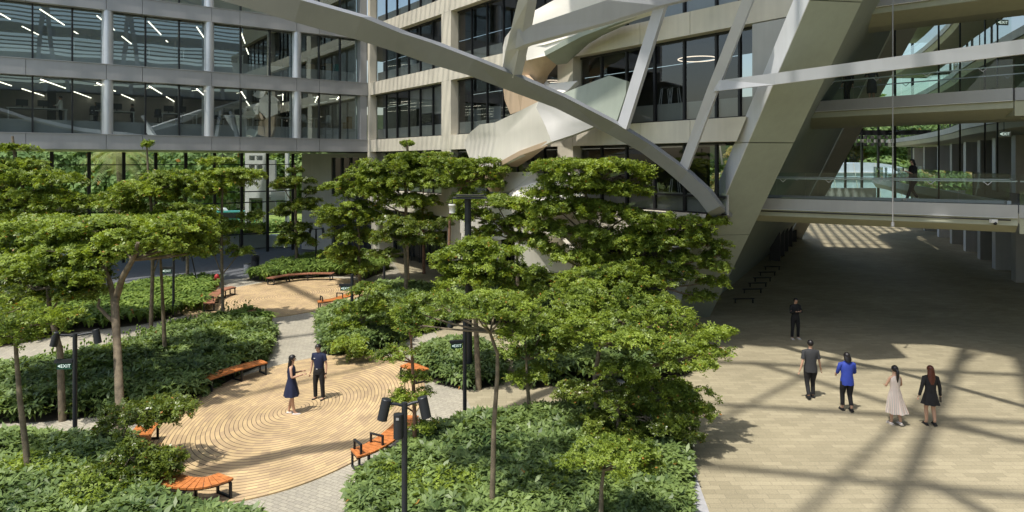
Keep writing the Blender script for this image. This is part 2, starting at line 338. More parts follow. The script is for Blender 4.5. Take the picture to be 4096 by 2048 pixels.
# ============================================================ CANOPY overhead (its beams draw the shadows on the plaza)
CZ = 27.0; off = V((sd.x/sd.z*CZ, sd.y/sd.z*CZ, CZ))
can = thing('canopy_frame', gp(3400, 1600)+off, 'pale steel grid canopy spanning high over the plaza, throwing long crossed shadows', 'canopy')
def cbeam(a, b, wd, ex=(0, 0)):
    A, B = gp(*a), gp(*b); d = (B-A); A = A-d*ex[0]; B = B+d*ex[1]
    MB().bar(A+off, B+off, wd, .3).build('beam', M['steel'], can)
cbeam((2913, 1450), (4095, 1500), .26, (.3, .4))
cbeam((3078, 1469), (3679, 1650), .24, (.15, .5))
cbeam((3465, 1372), (3010, 1612), .24, (.3, .3))
cbeam((3010, 1626), (4095, 1691), .24, (.15, .2))
cbeam((3870, 1370), (3572, 2048), .42, (.3, .3))
cbeam((3960, 1385), (3766, 1500), .2, (.3, .0))
cbeam((3582, 1701), (3223, 2048), .26, (.5, .3))
cbeam((2758, 1856), (4095, 1985), .25, (.0, .2))
cbeam((3766, 1701), (4095, 1765), .26, (.0, .3))
cbeam((3708, 1924), (3940, 2048), .28, (.0, .5))
cbeam((626, 1667), (1600, 1440), .25, (.1, .0))
cbeam((1100, 1120), (1330, 1230), .5, (.0, .0))
cbeam((1060, 1360), (1300, 1330), .3, (.2, .0))
# slim louvres of the canopy over the stone wing and the road: soft slanting stripes
lv = MB()
for i in range(34):
    p = CO+V2*(-1+i*.62)+V((0, 0, 9)); q = p+V((sd.x, sd.y, sd.z))*22
    lv.bar(q-N2*4+V2*1.2, q+N2*8-V2*1.2+V((0,0,2)),   .085, .07)
lv.build('louvre', M['steel'], can)
lv = MB()
for i in range(26):
    p = gp(900, 1060)+V((-18+i*1.15, 0, 0))+V((sd.x, sd.y, sd.z))*34
    lv.bar(p+V((-4.5, -8, 0)), p+V((3.5, 8, 0)), .34, .08)
lv.build('louvre', M['steel'], can)
# ============================================================ LEFT OFFICE WING (F1)
office = thing('office_wing', f1(14, 0, -6), 'grey panelled office wing with ribbon windows and round silver columns over an open ground floor', 'building')
ZB = [(7.96, 8.84), (12.16, 13.07), (16.35, 17.27)]; T1 = 31.0
for z0, z1 in ZB:
    mb = MB(); js = [-.02, t1(1278), t1(1187)+.0, t1(960), t1(847), t1(570), t1(425), t1(103), T1]
    js = sorted(js)
    for a, b in zip(js, js[1:]):
        mb.hexa([f1(a+.012, z0, 0), f1(b-.012, z0, 0), f1(b-.012, z0, -.5), f1(a+.012, z0, -.5), f1(a+.012, z1, 0), f1(b-.012, z1, 0), f1(b-.012, z1, -.5), f1(a+.012, z1, -.5)])
    mb.build('spandrel_band', M['grey'], office)
    MB().hexa([f1(.0, z1+.004, .05), f1(T1, z1+.004, .05), f1(T1, z1+.004, -.85), f1(.0, z1+.004, -.85), f1(0, z1+.04, .05), f1(T1, z1+.04, .05), f1(T1, z1+.04, -.85), f1(0, z1+.04, -.85)]).build('coping', M['grey'], office)
    mb = MB(); mb.hexa([f1(.6, z0+.02, -.51), f1(T1, z0+.02, -.51), f1(T1, z0+.02, -14), f1(.6, z0+.02, -14), f1(.6, z0+.35, -.51), f1(T1, z0+.35, -.51), f1(T1, z0+.35, -14), f1(.6, z0+.35, -14)])
    mb.build('ceiling', M['ceil'] if z0 > 8 else M['soffit'], office)
    mb = MB(); mb.hexa([f1(.6, z0+.36, -.9), f1(T1, z0+.36, -.9), f1(T1, z0+.36, -14), f1(.6, z0+.36, -14), f1(.6, z1, -.9), f1(T1, z1, -.9), f1(T1, z1, -14), f1(.6, z1, -14)])
    mb.build('floor_slab', M['carpet'], office)
FL = [8.88, 13.11, 17.31]
for k, z in enumerate(FL):
    zt = z+3.28
    g = MB(); edges = [1445, 1360, 1275.5, 1187, 1078.6, 962.5, 836, 716, 581.5, 430, 289, 130, -60, -200]
    for a, b in zip(edges, edges[1:]):
        pa, pb = t1(a, -.62)+.01, t1(b, -.62)-.01; jt = random.uniform(-.006, .006)
        g.add([f1(pa, z, -.62+jt), f1(pb, z, -.62-jt), f1(pb, zt, -.62-jt), f1(pa, zt, -.62+jt)], [(0, 1, 2, 3)])
    g.build('window_glass', M['gl_office'], office)
    for x in edges[:-1]:
        if x in (1187, 836, 430): continue
        MB().hexa([f1(t1(x, -.6)-.045, z, -.5), f1(t1(x, -.6)+.045, z, -.5), f1(t1(x, -.6)+.045, z, -.75), f1(t1(x, -.6)-.045, z, -.75), f1(t1(x, -.6)-.045, zt, -.5), f1(t1(x, -.6)+.045, zt, -.5), f1(t1(x, -.6)+.045, zt, -.75), f1(t1(x, -.6)-.045, zt, -.75)]).build('mullion', M['dark'], office)
    for x in (1187, 836, 430, -60):
        MB().cyl(f1(t1(x, -.3), z-.04, -.32), f1(t1(x, -.3), zt+.02, -.32), .31, 24).build('column', M['colm'], office)
    # low upstand behind the glass
    MB().hexa([f1(.6, z, -.8), f1(T1, z, -.8), f1(T1, z, -.95), f1(.6, z, -.95), f1(.6, z+.8, -.8), f1(T1, z+.8, -.8), f1(T1, z+.8, -.95), f1(.6, z+.8, -.95)]).build('upstand', M['grey'], office)
    MB().hexa([f1(.0, z-.04, -.1), f1(.52, z-.04, -.1), f1(.52, z-.04, -.8), f1(.0, z-.04, -.8), f1(.0, zt, -.1), f1(.52, zt, -.1), f1(.52, zt, -.8), f1(.0, zt, -.8)]).build('end_pier', M['grey'], office)
    # back wall with pale strips
    mb = MB(); mb.wall(f1(.6, 0, -11), f1(T1, 0, -11), z, zt, .2, N1); mb.build('back_wall', M['darkwall'] if k else M['concrete'], office)
    MB().hexa([f1(.53, z, -.85), f1(.6, z, -.85), f1(.6, z, -14), f1(.53, z, -14), f1(.53, zt, -.85), f1(.6, zt, -.85), f1(.6, zt, -14), f1(.53, zt, -14)]).build('side_wall', M['concrete'], office)
    for q in range(4):
        MB().hexa([f1(3+q*8, z, -9), f1(3.5+q*8, z, -9), f1(3.5+q*8, z, -9.5), f1(3+q*8, z, -9.5), f1(3+q*8, zt, -9), f1(3.5+q*8, zt, -9), f1(3.5+q*8, zt, -9.5), f1(3+q*8, zt, -9.5)]).build('inner_column', M['darkwall'], office)
# slabs of the upper storeys above the frame
MB().hexa([f1(0, 20.5, 0), f1(T1, 20.5, 0), f1(T1, 20.5, -14), f1(0, 20.5, -14), f1(0, 25, 0), f1(T1, 25, 0), f1(T1, 25, -14), f1(0, 25, -14)]).build('upper_storey', M['grey'], office)
MB().wall(f1(T1, 0, .0), f1(T1, 0, -14), 7.96, 25, .3, U1).build('end_wall', M['grey'], office)
# strip lights hanging under the ceilings: pixel pairs of the photo, met with the ceiling plane
def ceilpt(px, py, z): Y = (z-EH)*FP/(HY-py); return V(((px-HX)*Y/FP, Y, z))
def strip(a, b, z, lab):
    A, B = ceilpt(*a, z), ceilpt(*b, z); mid = (A+B)/2
    if (B-A).length > 5: B = A+(B-A).normalized()*5
    t = thing('strip_light', mid, lab, 'ceiling light', 'strip lights hanging in the office floors')
    MB().bar(A, B, .055, .04).build('diffuser', M['lamp'], t); MB().bar(A+V((0,0,.05)), B+V((0,0,.05)), .07, .04).build('housing', M['dark'], t)
ZC = (11.9, 16.1)
S1 = [((0,328),(45,343)), ((88,355),(125,367)), ((138,371),(183,385)), ((163,318),(262,353)), ((296,367),(371,394)), ((388,332),(412,344)), ((449,360),(462,365)), ((486,378),(543,403)), ((597,345),(648,376)), ((665,387),(704,410)), ((787,356),(821,385)), ((965,367),(983,394)), ((985,405),(999,424)), ((1131,377),(1131,402)), ((1132,412),(1132,430)), ((1271,386),(1260,409)), ((1355,388),(1347,399))]
S2 = [((0,54),(41,78)), ((88,105),(121,122)), ((132,128),(154,139)), ((160,37),(257,100)), ((296,126),(347,157)), ((388,63),(408,80)), ((446,110),(458,120)), ((487,145),(525,175)), ((593,86),(644,139)), ((664,162),(692,190)), ((787,108),(820,157)), ((964,127),(980,173)), ((985,193),(994,217))]
W1 = ['over the far left desks', 'second from the left edge', 'third from left edge', 'longest one', 'left of the first full column, low', 'half hidden by the left column', 'just right of the left column', 'over the desk right of the left column', 'by the second mullion', 'right of the second mullion', 'left of the middle column', 'right of the third mullion, upper of two', 'right of the third mullion, lower of two', 'upright looking, upper piece', 'upright looking, lower piece', 'tilted the other way', 'small one by the stone wing']
for i, (a, b) in enumerate(S1): strip(a, b, ZC[0], 'warm strip light, lower office floor, '+W1[i])
for i, (a, b) in enumerate(S2): strip(a, b, ZC[1], 'cool strip light, upper office floor, '+W1[i])
# ground floor glass wall (set back) and the things beyond
GA, GB = V((-22.8, 52.7, 0)), V((-18.0, 56.2, 0)); dG = V((.8087, .5882, 0)); GL = GA-dG*32
gw = thing('lobby_glass_wall', GA, 'tall clear glass wall with black mullions under the grey office wing', 'glass wall')
MB().add([GL+V((0,0,0)), GB, GB+V((0,0,7.9)), GL+V((0,0,7.9))], [(0,1,2,3)]).build('glass', M['gl_clear'], gw)
for px in (207, 356, 495, 623, 743, 858, 966.6, 1070, 1171, 60, -90):
    p = onp(px, HY, GA, N1); p.z = 0; MB().bar(p, p+V((0,0,7.9)), .13, .22, up=dG).build('mullion', M['dark'], gw)
for z in (4.85, 4.0, 1.5):
    a = onp(700 if z != 1.5 else 850, HY, GA, N1); a.z = 0; MB().bar(a+V((0,0,z)), GB+V((0,0,z)), .08, .08).build('transom', M['dark'], gw)
MB().bar(GL+V((0,0,7.0)), GB+V((0,0,7.0)), .06, .06).build('transom', M['dark'], gw)
# grey core next to the glass wall, under the office wing
core = thing('ground_floor_core', (-14, 56, 0), 'grey block with dark windows tucked under the end of the office wing', 'building')
K0, K1, K2 = V((-17.4, 56.5, 0)), V((-14.6, 55.2, 0)), V((-9.3, 53.5, 0))
nk = V((-.3, -.95, 0)).normalized()
def seg(a, b, z0, z1, th=.3, inset=0): return MB().wall((V(a)-nk*inset), (V(b)-nk*inset), z0, z1, th, nk)
seg(K0, K1, 0, 7.9).build('wall', M['concrete'], core)
seg(K1, K2, 2.9, 4.6).build('wall', M['concrete'], core)
seg(K1, K2, 7.55, 7.9).build('wall', M['concrete'], core)
K3 = K1+(K2-K1)*.72
seg(K3, K2, 4.6, 7.55).build('wall', M['concrete'], core)
MB().add([K1-nk*.3+V((0,0,4.6)), K3-nk*.3+V((0,0,4.6)), K3-nk*.3+V((0,0,7.55)), K1-nk*.3+V((0,0,7.55))], [(0,1,2,3)]).build('window', M['gl_stone'], core)
for i in range(6):
    p = K1+(K3-K1)*(i/5.0); MB().bar(p-nk*.2+V((0,0,4.6)), p-nk*.2+V((0,0,7.55)), .12, .14).build('mullion', M['dark'], core)
MB().add([K1-nk*.6, K2-nk*.6, K2-nk*.6+V((0,0,2.9)), K1-nk*.6+V((0,0,2.9))], [(0,1,2,3)]).build('shopfront_glass', M['gl_stone'], core)
seg(K0+V((0,6,0)), K2+V((4,6,0)), 0, 7.9).build('back_wall', M['darkwall'], core)
for i in range(5):
    p = K1+(K2-K1)*(i/4.0); MB().bar(p-nk*.5, p-nk*.5+V((0,0,2.9)), .08, .12).build('mullion', M['dark'], core)
# white frame building seen through the glass wall
wb = thing('white_pavilion', at(1020, 700, 66)*1, 'white framed block with square openings beyond the glass wall', 'building')
Yw = 62.0
def wpan(x0, y0, x1, y1, m=M['white'], dY=0, th=.5, name='frame'):
    a, b = at(x0, y1, Yw+dY), at(x1, y0, Yw+dY)
    MB().box(((a.x+b.x)/2, Yw+dY+th/2, (a.z+b.z)/2), (abs(b.x-a.x), th, abs(b.z-a.z))).build(name, m, wb)
wpan(980, 596, 996, 990); wpan(1050, 596, 1068, 990); wpan(996, 596, 1050, 622); wpan(996, 641, 1050, 660); wpan(996, 722, 1050, 792); wpan(1019, 622, 1026, 722, dY=.01)
wpan(996, 622, 1050, 722, M['concrete'], .6, .2, 'recess_wall'); wpan(1068, 640, 1100, 860, M['concrete'], 2, .4, 'side_wall')
wpan(980, 792, 1050, 800, M['soffit'], .2, 3, 'slab')
wpan(1084, 766, 1140, 800, M['white'], 1.5, .4, 'balcony'); wpan(1140, 600, 1152, 900, M['white'], 3, .4, 'post')
# long planter outside the glass wall
pl = thing('concrete_planter', at(1000, 960, 58), 'pale concrete planter with shrubs just outside the glass wall', 'planter')
for (x0, x1, Yp) in ((760, 960, 56.0), (965, 1068, 57.2)):
    a, b = at(x0, 940, Yp), at(x1, 940, Yp+.9)
    MB().bar((a.x, a.y, .55), (b.x, b.y, .55), .9, 1.1).build('trough', M['concrete'], pl)
bx = thing('white_planter_box', at(1130, 980, 57.5), 'low white box standing on the pavement behind the glass', 'box')
MB().box((at(1125, 900, 58.5).x, 58.5, .45), (2.0, 1.1, .9)).build('box_body', M['white'], bx); MB().box((at(1125, 900, 58.5).x, 58.5, .93), (2.15, 1.25, .06)).build('rim', M['white'], bx)
# ============================================================ STONE WING (F2)
stone = thing('stone_wing', f2(16, 0, -6), 'warm stone clad office wing with deep set dark windows', 'building')
def pxA(py): return 3177-.412*py+2
def tend(z, d=0):
    t = 33.0
    for _ in range(8):
        p = f2(t, z, d); py = HY-(p.z-EH)*FP/p.y; t = t2(pxA(py), d)
    return t
def slab2(t0, ta, tb, z0, z1, d0, d1, m, name, par, leg_=0):
    tc_, td_ = (tend(z0, d1)-leg_, tend(z1, d1)-leg_) if leg_ else (ta, tb)
    MB().hexa([f2(t0, z0, d0), f2(ta, z0, d0), f2(tc_, z0, d1), f2(t0, z0, d1), f2(t0, z1, d0), f2(tb, z1, d0), f2(td_, z1, d1), f2(t0, z1, d1)]).build(name, m, par)
tp = [t2(1765.5), t2(1803), t2(2230), t2(2291), t2(3007)]
for z0, z1 in ZB+[(3.85, 5.17)]:
    cuts = [.01, t2(1590), tp[0]+.9, t2(2100), tp[3], t2(2560), t2(2760), None]
    for a, b in zip(cuts, cuts[1:]):
        ta = tb = (b-.012) if b else 0
        if b is None: ta, tb = tend(z0), tend(z1)
        if b is None: slab2(a+.012, ta, tb, z0, z1, 0, -.7, M['stone'], 'stone_band', stone, .02); continue
        slab2(a+.012, ta, tb, z0, z1, 0, -.7, M['stone'], 'stone_band', stone)
    slab2(-10, tend(z0)-.1, tend(z1)-.1, z0+.02, z1-.02, -.705, -6, M['ceil'], 'floor_slab', stone, .15)
lv2 = [(8.84, 12.16), (13.07, 16.35), (17.27, 20.4), (5.17, 7.97)]
for z0, z1 in lv2:
    for a, b in ((.0, .42), (tp[0], tp[1]), (tp[2], tp[3])):
        slab2(a, b, b, z0+.003, z1-.003, -.004, -.6, M['stone'], 'pier', stone)
    wins = [(.42, tp[0], [1546, 1589, 1636, 1682, 1733]), (tp[1], tp[2], [1888, 1950, 2015, 2070, 2130, 2180]), (tp[3], tp[4] if z0 > 6 else tend(6.2), [2408, 2508, 2620, 2738.6, 2867, 2960])]
    for a, b, mu in wins:
        d = -.52; g = MB(); xs = [a]+[t2(x, d) for x in mu if a+.3 < t2(x, d) < b-.15]+[b]
        for p, q in zip(xs, xs[1:]):
            g.add([f2(p, z0, d), f2(q, z0, d), f2(q, z1, d), f2(p, z1, d)], [(0, 1, 2, 3)])
        g.build('window_glass', M['gl_stone'], stone)
        fm = MB()
        wd = .03 if a < tp[2] else .045
        for x in xs[1:-1]: fm.hexa([f2(x-wd, z0, d+.07), f2(x+wd, z0, d+.07), f2(x+wd, z0, d-.08), f2(x-wd, z0, d-.08), f2(x-wd, z1, d+.07), f2(x+wd, z1, d+.07), f2(x+wd, z1, d-.08), f2(x-wd, z1, d-.08)])
        for (p0, p1) in ((z0, z0+.07), (z1-.1, z1)):
            fm.hexa([f2(a, p0, d+.05), f2(b, p0, d+.05), f2(b, p0, d-.06), f2(a, p0, d-.06), f2(a, p1, d+.05), f2(b, p1, d+.05), f2(b, p1, d-.06), f2(a, p1, d-.06)])
        if z0 < 6: fm.hexa([f2(a, 5.82, d+.05), f2(b, 5.82, d+.05), f2(b, 5.82, d-.06), f2(a, 5.82, d-.06), f2(a, 5.9, d+.05), f2(b, 5.9, d+.05), f2(b, 5.9, d-.06), f2(a, 5.9, d-.06)])
        fm.build('window_frame', M['dark'], stone)
        # dull sill panel behind the glass
        slab2(a, b, b, z0, z0+.78, d-.12, d-.2, M['concrete'], 'sill_panel', stone)
    tq = min(tend(z0, -6), tend(z1, -6))-.2; slab2(-10, tq, tq, z0+.01, z1-.01, -6, -6.2, M['darkwall'], 'inner_wall', stone)
    slab2(-10, tend(z0)-.3, tend(z0)-.3, z0+.003, z0+.05, -.74, -6, M['carpet'], 'floor', stone, .25)
for z in (9.6, 10.9):
    for q in (2, 5, 13, 17): slab2(q, q+1.1, q+1.1, 8.9, 12.1, -5, -5.4, M['darkwall'], 'inner_column', stone)
# grey wall panels beside the leg
slab2(tp[4], tend(8.84+.01), tend(12.15), 8.85, 12.15, -.02, -.6, M['concrete'], 'wall_panel', stone) if False else None
for z0, z1 in ((9.1, 12.13), (13.09, 16.3), (16.4, 20.0)):
    MB().hexa([f2(tp[4], z0, -.03), f2(max(tend(z0), tp[4]+.01), z0, -.03), f2(max(tend(z0), tp[4]+.01), z0, -.6), f2(tp[4], z0, -.6), f2(tp[4], z1, -.03), f2(tend(z1), z1, -.03), f2(tend(z1), z1, -.6), f2(tp[4], z1, -.6)]).build('wall_panel', M['concrete'], stone)
    MB().hexa([f2(t2(2990), z0+.01, -.01), f2(tp[4]-.01, z0+.01, -.01), f2(tp[4]-.01, z0+.01, -.6), f2(t2(2990), z0+.01, -.6), f2(t2(2990), z1-.01, -.01), f2(tp[4]-.01, z1-.01, -.01), f2(tp[4]-.01, z1-.01, -.6), f2(t2(2990), z1-.01, -.6)]).build('wall_panel', M['concrete'], stone) if z0 > 13 else None
# ground floor: stone piers, dark glazing set back, grey door canopies
for px0, px1 in ((1470, 1503), (1772, 1855), (2230, 2300)):
    slab2(t2(px0), t2(px1), t2(px1), 0, 3.84, -.3, -1.4, M['stone'], 'pier', stone)
slab2(.0, 26, 26, 0, 3.84, -3.2, -3.4, M['darkwall'], 'shop_wall', stone)
MB().add([f2(.2, 0, -2.2), f2(26, 0, -2.2), f2(26, 3.84, -2.2), f2(.2, 3.84, -2.2)], [(0,1,2,3)]).build('shopfront_glass', M['gl_stone'], stone)
fr = MB()
for i in range(22): fr.bar(f2(.6+i*1.2, 0, -2.1), f2(.6+i*1.2, 3.84, -2.1), .07, .1)
fr.build('shopfront_frame', M['dark'], stone)
slab2(t2(1500), t2(1772), t2(1772), 2.95, 3.25, .5, -2, M['grey'], 'door_canopy', stone)
slab2(-.5, 33, 31, 20.4, 27.5, 0, -12, M['stone'], 'upper_storey', stone)
# roller blinds and small indoor things in the stone wing
for x0, x1, y1 in ((1643, 1680, 435), (1689, 1730, 452), (1740, 1765, 455)):
    a, b = t2(x0, -.75), t2(x1, -.75); p = on2((x0+x1)/2, y1, -.75)
    k = thing('roller_blind', f2((a+b)/2, p.z, -.75), 'pale roller blind half lowered, %s of three in the stone wing window' % {435: 'left', 452: 'middle', 455: 'right'}[y1], 'blind', 'roller blinds in the stone wing window')
    MB().wall(f2(a, 0, -.72), f2(b, 0, -.72), p.z, 12.05, .02, N2).build('fabric', M['cream'], k)
    MB().bar(f2(a, p.z, -.73), f2(b, p.z, -.73), .05, .05).build('hem_bar', M['grey'], k)
for px, py, lab in ((1622, 265, 'round white side table behind the middle floor window, left of two'), (1655, 255, 'round white side table behind the middle floor window, right of two')):
    p = on2(px, py, -1.6); k = thing('side_table', (p.x, p.y, p.z-.2), lab, 'table', 'side tables behind the window')
    MB().cyl(p-V((0,0,.15)), p+V((0,0,.2)), .33, 18).build('drum', M['white'], k); MB().cyl(p+V((0,0,.205)), p+V((0,0,.24)), .36, 18).build('table_top', M['white'], k)
for px, py in ((1898, 466), (1978, 456)):
    p = on2(px, py, -2.5); p.z = 10.0; k = thing('armchair', (p.x, p.y, 9.65), 'pale lounge chair behind the window, %s of two' % ('left' if px < 1950 else 'right'), 'chair', 'lounge chairs behind the window')
    MB().box(p, (.8, .8, .35)).build('seat', M['white'], k); MB().box(p+V((.0, .45, .3)), (.8, .14, .7)).build('backrest', M['white'], k)
for s in (-1, 1): pass
# ring lamp and stools behind the right windows
def ring(px, py, r, d, lab):
    p = on2(px, py, d); k = thing('ring_lamp', p, lab, 'lamp')
    MB().tube([p+V((cos(a)*r, sin(a)*r, 0)) for a in [2*pi*i/40 for i in range(41)]], .022, 6, cap=False).build('light_ring', M['lampw'], k)
    for a in (0, 2.1, 4.2): MB().bar(p+V((cos(a)*r, sin(a)*r, 0)), p+V((0, 0, .9)), .01, .01).build('wire', M['dark'], k)
ring(2790, 236, .85, -3.5, 'glowing orange and white ring lamp hung behind the upper right window')
ring(2205, 325, .5, -3, 'glowing small ring lamp seen beside the folded stair')
def stool(p, lab):
    k = thing('bar_stool', p, lab, 'stool', 'bar stools behind the windows'); 
    MB().box(p+V((0,0,.76)), (.36, .36, .05)).build('seat', M['darkwall'], k)
    for a in (-1, 1):
        for b in (-1, 1): MB().bar(p+V((a*.22, b*.22, 0)), p+V((a*.13, b*.13, .74)), .025, .025).build('leg', M['white'], k)
for px, z, lab in ((2660, 9.65, 'bar stool, left of two on the upper floor'), (2700, 9.65, 'bar stool, right of two on the upper floor'), (2700, 5.75, 'bar stool behind the lower window, nearest the arch foot'), (2612, 5.75, 'bar stool at the left edge of the lower window')):
    q = on2(px, HY, -1.5); stool(V((q.x, q.y, z)), lab)
# wall clad in stone beyond the corner top left (upper floors only) + lit doors
# ============================================================ LEANING LEG, ARCH, DIAGRID
LN = V((1.74, -10.4, 12.19)); LA, LB, LC = V((7.26, 32.4, 0)), V((7.43, 31.4, 0)), V((9.17, 31.7, 0))
DW = V((.46, .89, 0)); LD = LC+DW*34; top = 1.04
leg = thing('leaning_leg', LC, 'huge pale cladded leg leaning over the plaza towards the upper right', 'support')
K = LA+V((1.6, 4.5, 0))
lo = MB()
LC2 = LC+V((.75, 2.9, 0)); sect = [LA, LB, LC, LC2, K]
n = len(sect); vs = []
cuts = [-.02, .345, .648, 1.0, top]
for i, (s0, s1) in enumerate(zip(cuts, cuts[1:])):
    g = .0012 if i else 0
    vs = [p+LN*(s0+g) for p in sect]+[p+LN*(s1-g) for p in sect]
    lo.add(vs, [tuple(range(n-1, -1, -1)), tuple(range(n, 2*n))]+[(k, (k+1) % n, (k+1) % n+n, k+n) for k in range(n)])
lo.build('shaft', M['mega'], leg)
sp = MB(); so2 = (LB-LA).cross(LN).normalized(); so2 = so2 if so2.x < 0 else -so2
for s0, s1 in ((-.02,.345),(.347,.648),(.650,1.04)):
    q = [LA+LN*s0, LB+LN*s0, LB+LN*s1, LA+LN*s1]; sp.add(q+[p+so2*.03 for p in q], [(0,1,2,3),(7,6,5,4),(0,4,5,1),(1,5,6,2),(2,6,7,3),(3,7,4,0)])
sp.build('lit_strip', M['lgrey'], leg)  # paler than the shaft: sky light on this side is put into the colour
fin = MB(); q0, q1, q2, q3 = LC2+V((-.1,-.3,0)), V((25.7, 63.7, 0)), V((19.0, 32.5, 15.4)), LC2+V((-.1,-.3,0))+LN*1.04; th = V((-.9, .35, 0))
n_ = 8; g0 = [q0+(q3-q0)*(i/n_) for i in range(n_+1)]; g1 = [q1+(q2-q1)*(i/n_) for i in range(n_+1)]
vs = []
for a, b in zip(g0, g1): vs += [a, b, b+th, a+th]
fin.add(vs, [(0,1,2,3), (4*n_+3, 4*n_+2, 4*n_+1, 4*n_)]+[(4*i+k, 4*i+4+k, 4*i+4+(k+1) % 4, 4*i+(k+1) % 4) for i in range(n_) for k in range(4)])
fin.build('rear_wall', M['mega'], leg)
fe = MB(); w1, w2 = V((-1.3, .3, 0)), V((.0, 1.2, 0)); fe.add([q1+V((.1,.02,0)), q1+V((1.5,.4,0)), q1+V((1.5,1.6,0)), q1+w2+V((.1,0,0)), q2+V((.1,.02,0)), q2+V((1.5,.4,0)), q2+V((1.5,1.6,0)), q2+w2+V((.1,0,0))], [(0,3,2,1),(4,5,6,7),(0,1,5,4),(1,2,6,5),(2,3,7,6),(3,0,4,7)])
fe.build('end_pier', M['plaster'], leg)
# flat foot (pale strip wall at the ground, left of the shaft)
def cbar(pts, name, m, par, dep, tilt):
    """box beam: (top px, top py, bottom px, bottom py, distance) down its length; dep = depth, tilt = how far the lower edge sits back"""
    n = len(pts); vs = []
    for (tx, ty, bx_, by, Y) in pts:
        h = math.hypot(tx-bx_, ty-by)*Y/FP; a, b = at(tx, ty, Y), at(bx_, by, Y+tilt*h); q = V((.45, .89, 0))*dep+V((0, 0, dep*tilt*.3)); vs += [a, b, b+q, a+q]
    fs = [(0,1,2,3), (4*n-1, 4*n-2, 4*n-3, 4*n-4)]
    for i in range(n-1):
        for k in range(4): fs.append((4*i+k, 4*i+4+k, 4*i+4+(k+1) % 4, 4*i+(k+1) % 4))
    mb = MB(); mb.add(vs, fs, False); return mb.build(name, m, par)
dia = thing('steel_diagrid', at(2500, 648, 24), 'pale box beams and a long arch crossing before the stone wing, joined to the leg', 'structure')
cbar([(-758,-730,-790,-630,10.9),(250,-260,228,-180,12.9),(950, -76, 924, 13, 13.9), (1204, 0, 1178, 89, 14.5), (1446, 68, 1415, 155, 15.5), (1600, 131, 1570, 204, 16.5), (1728, 172, 1705, 252, 17.4), (1894, 235, 1870, 300, 18.5), (2051, 298, 2010, 353, 19.9), (2250, 384, 2222, 432, 21.8), (2469, 497, 2420, 530, 23.6), (2600, 578, 2560, 606, 24.4), (2700, 650, 2660, 680, 24.8), (2751, 686, 2718, 730, 25.0), (2840, 768, 2790, 797, 25.1), (2882, 824, 2830, 850, 25.2), (2925, 870, 2885, 900, 26.8)], 'arch', M['archm'], dia, .4, .62)
cbar([(2120, -120, 2058, -120, 17.6), (2111, 0, 2072, 0, 18.1), (2091, 114, 2038, 140, 18.8), (2078, 187, 2022, 205, 19.2), (2051, 312, 2004, 305, 20)], 'strut', M['steel'], dia, .55, .2)
cbar([(2070, 119, 2060, 195, 18.7), (2091, 113, 2100, 177, 18.9), (2428, 0, 2429, 88, 21.2), (2600, -58, 2640, 22, 23.0), (2790, -120, 2860, -30, 25)], 'chord', M['steel'], dia, .42, .2)
cbar([(2680, -20, 2634, -10, 23.4), (2656, 32, 2610, 42, 23.5), (2504, 518, 2468, 500, 23.7)], 'strut', M['steel'], dia, .36, .2)
cbar([(3050, -100, 3004, -100, 22.1), (3011, 0, 2967, 0, 22.7), (2870, 362, 2826, 362, 24.1), (2748, 684, 2716, 664, 25.1)], 'strut', M['steel'], dia, .32, .2)
cbar([(2850, 326, 2844, 370, 24.15), (2885, 320, 2872, 363, 23.9), (3100, 292, 3100, 338, 21.9), (3400, 251, 3400, 300, 20.3), (3700, 210, 3700, 264, 18.5), (4096, 156, 4096, 215, 16.4), (4700, 60, 4700, 130, 14)], 'chord', M['steel'], dia, .3, .2)
# ============================================================ FOLDED STAIR in front of the stone wing
st = thing('folded_stair', on2(2150, 900, 2), 'pale sculptural stair of folded parapets coiling up the stone wing', 'stair')
def facet(pts, m, name='parapet', th=.22):
    """pts: (px, py, metres in front of the stone wing)"""
    P = [on2(x, y, d) for x, y, d in pts]; c = sum(P, V((0,0,0)))/len(P)
    nn = V((0,0,0))
    for i in range(len(P)): nn += (P[i]-c).cross(P[(i+1) % len(P)]-c)
    nn.normalize()
    if nn.dot(V((0,0,EH))-c) > 0: nn = -nn
    mb = MB(); MBn = len(P); e = nn*th
    vs = P+[p+e for p in P]+[c, c+e]
    fs = []
    for i in range(MBn):
        j = (i+1) % MBn; fs += [(i, j, 2*MBn), (i+MBn, 2*MBn+1, j+MBn), (i, i+MBn, j+MBn, j)]
    q = MBn; sub = []
    for lvl, flip in ((0, 0), (1, 1)):
        base = vs[lvl*q:lvl*q+q]; cc = vs[2*q+lvl]; r1 = [cc+(p-cc)*.5 for p in base]; vv = list(base)+r1+[cc]
        ff = []
        for i in range(q):
            j = (i+1) % q; ff += [(i, j, q+j, q+i), (q+i, q+j, 2*q)]
        if flip: ff = [f[::-1] for f in ff]
        mb.add(vv, ff, True)
    mb.add(P+[p+e for p in P], [(i, i+q, (i+1) % q+q, (i+1) % q) for i in range(q)])
    return mb.build(name, m, st)
W, S_, T_ = M['plwhite'], M['plaster'], M['tan']
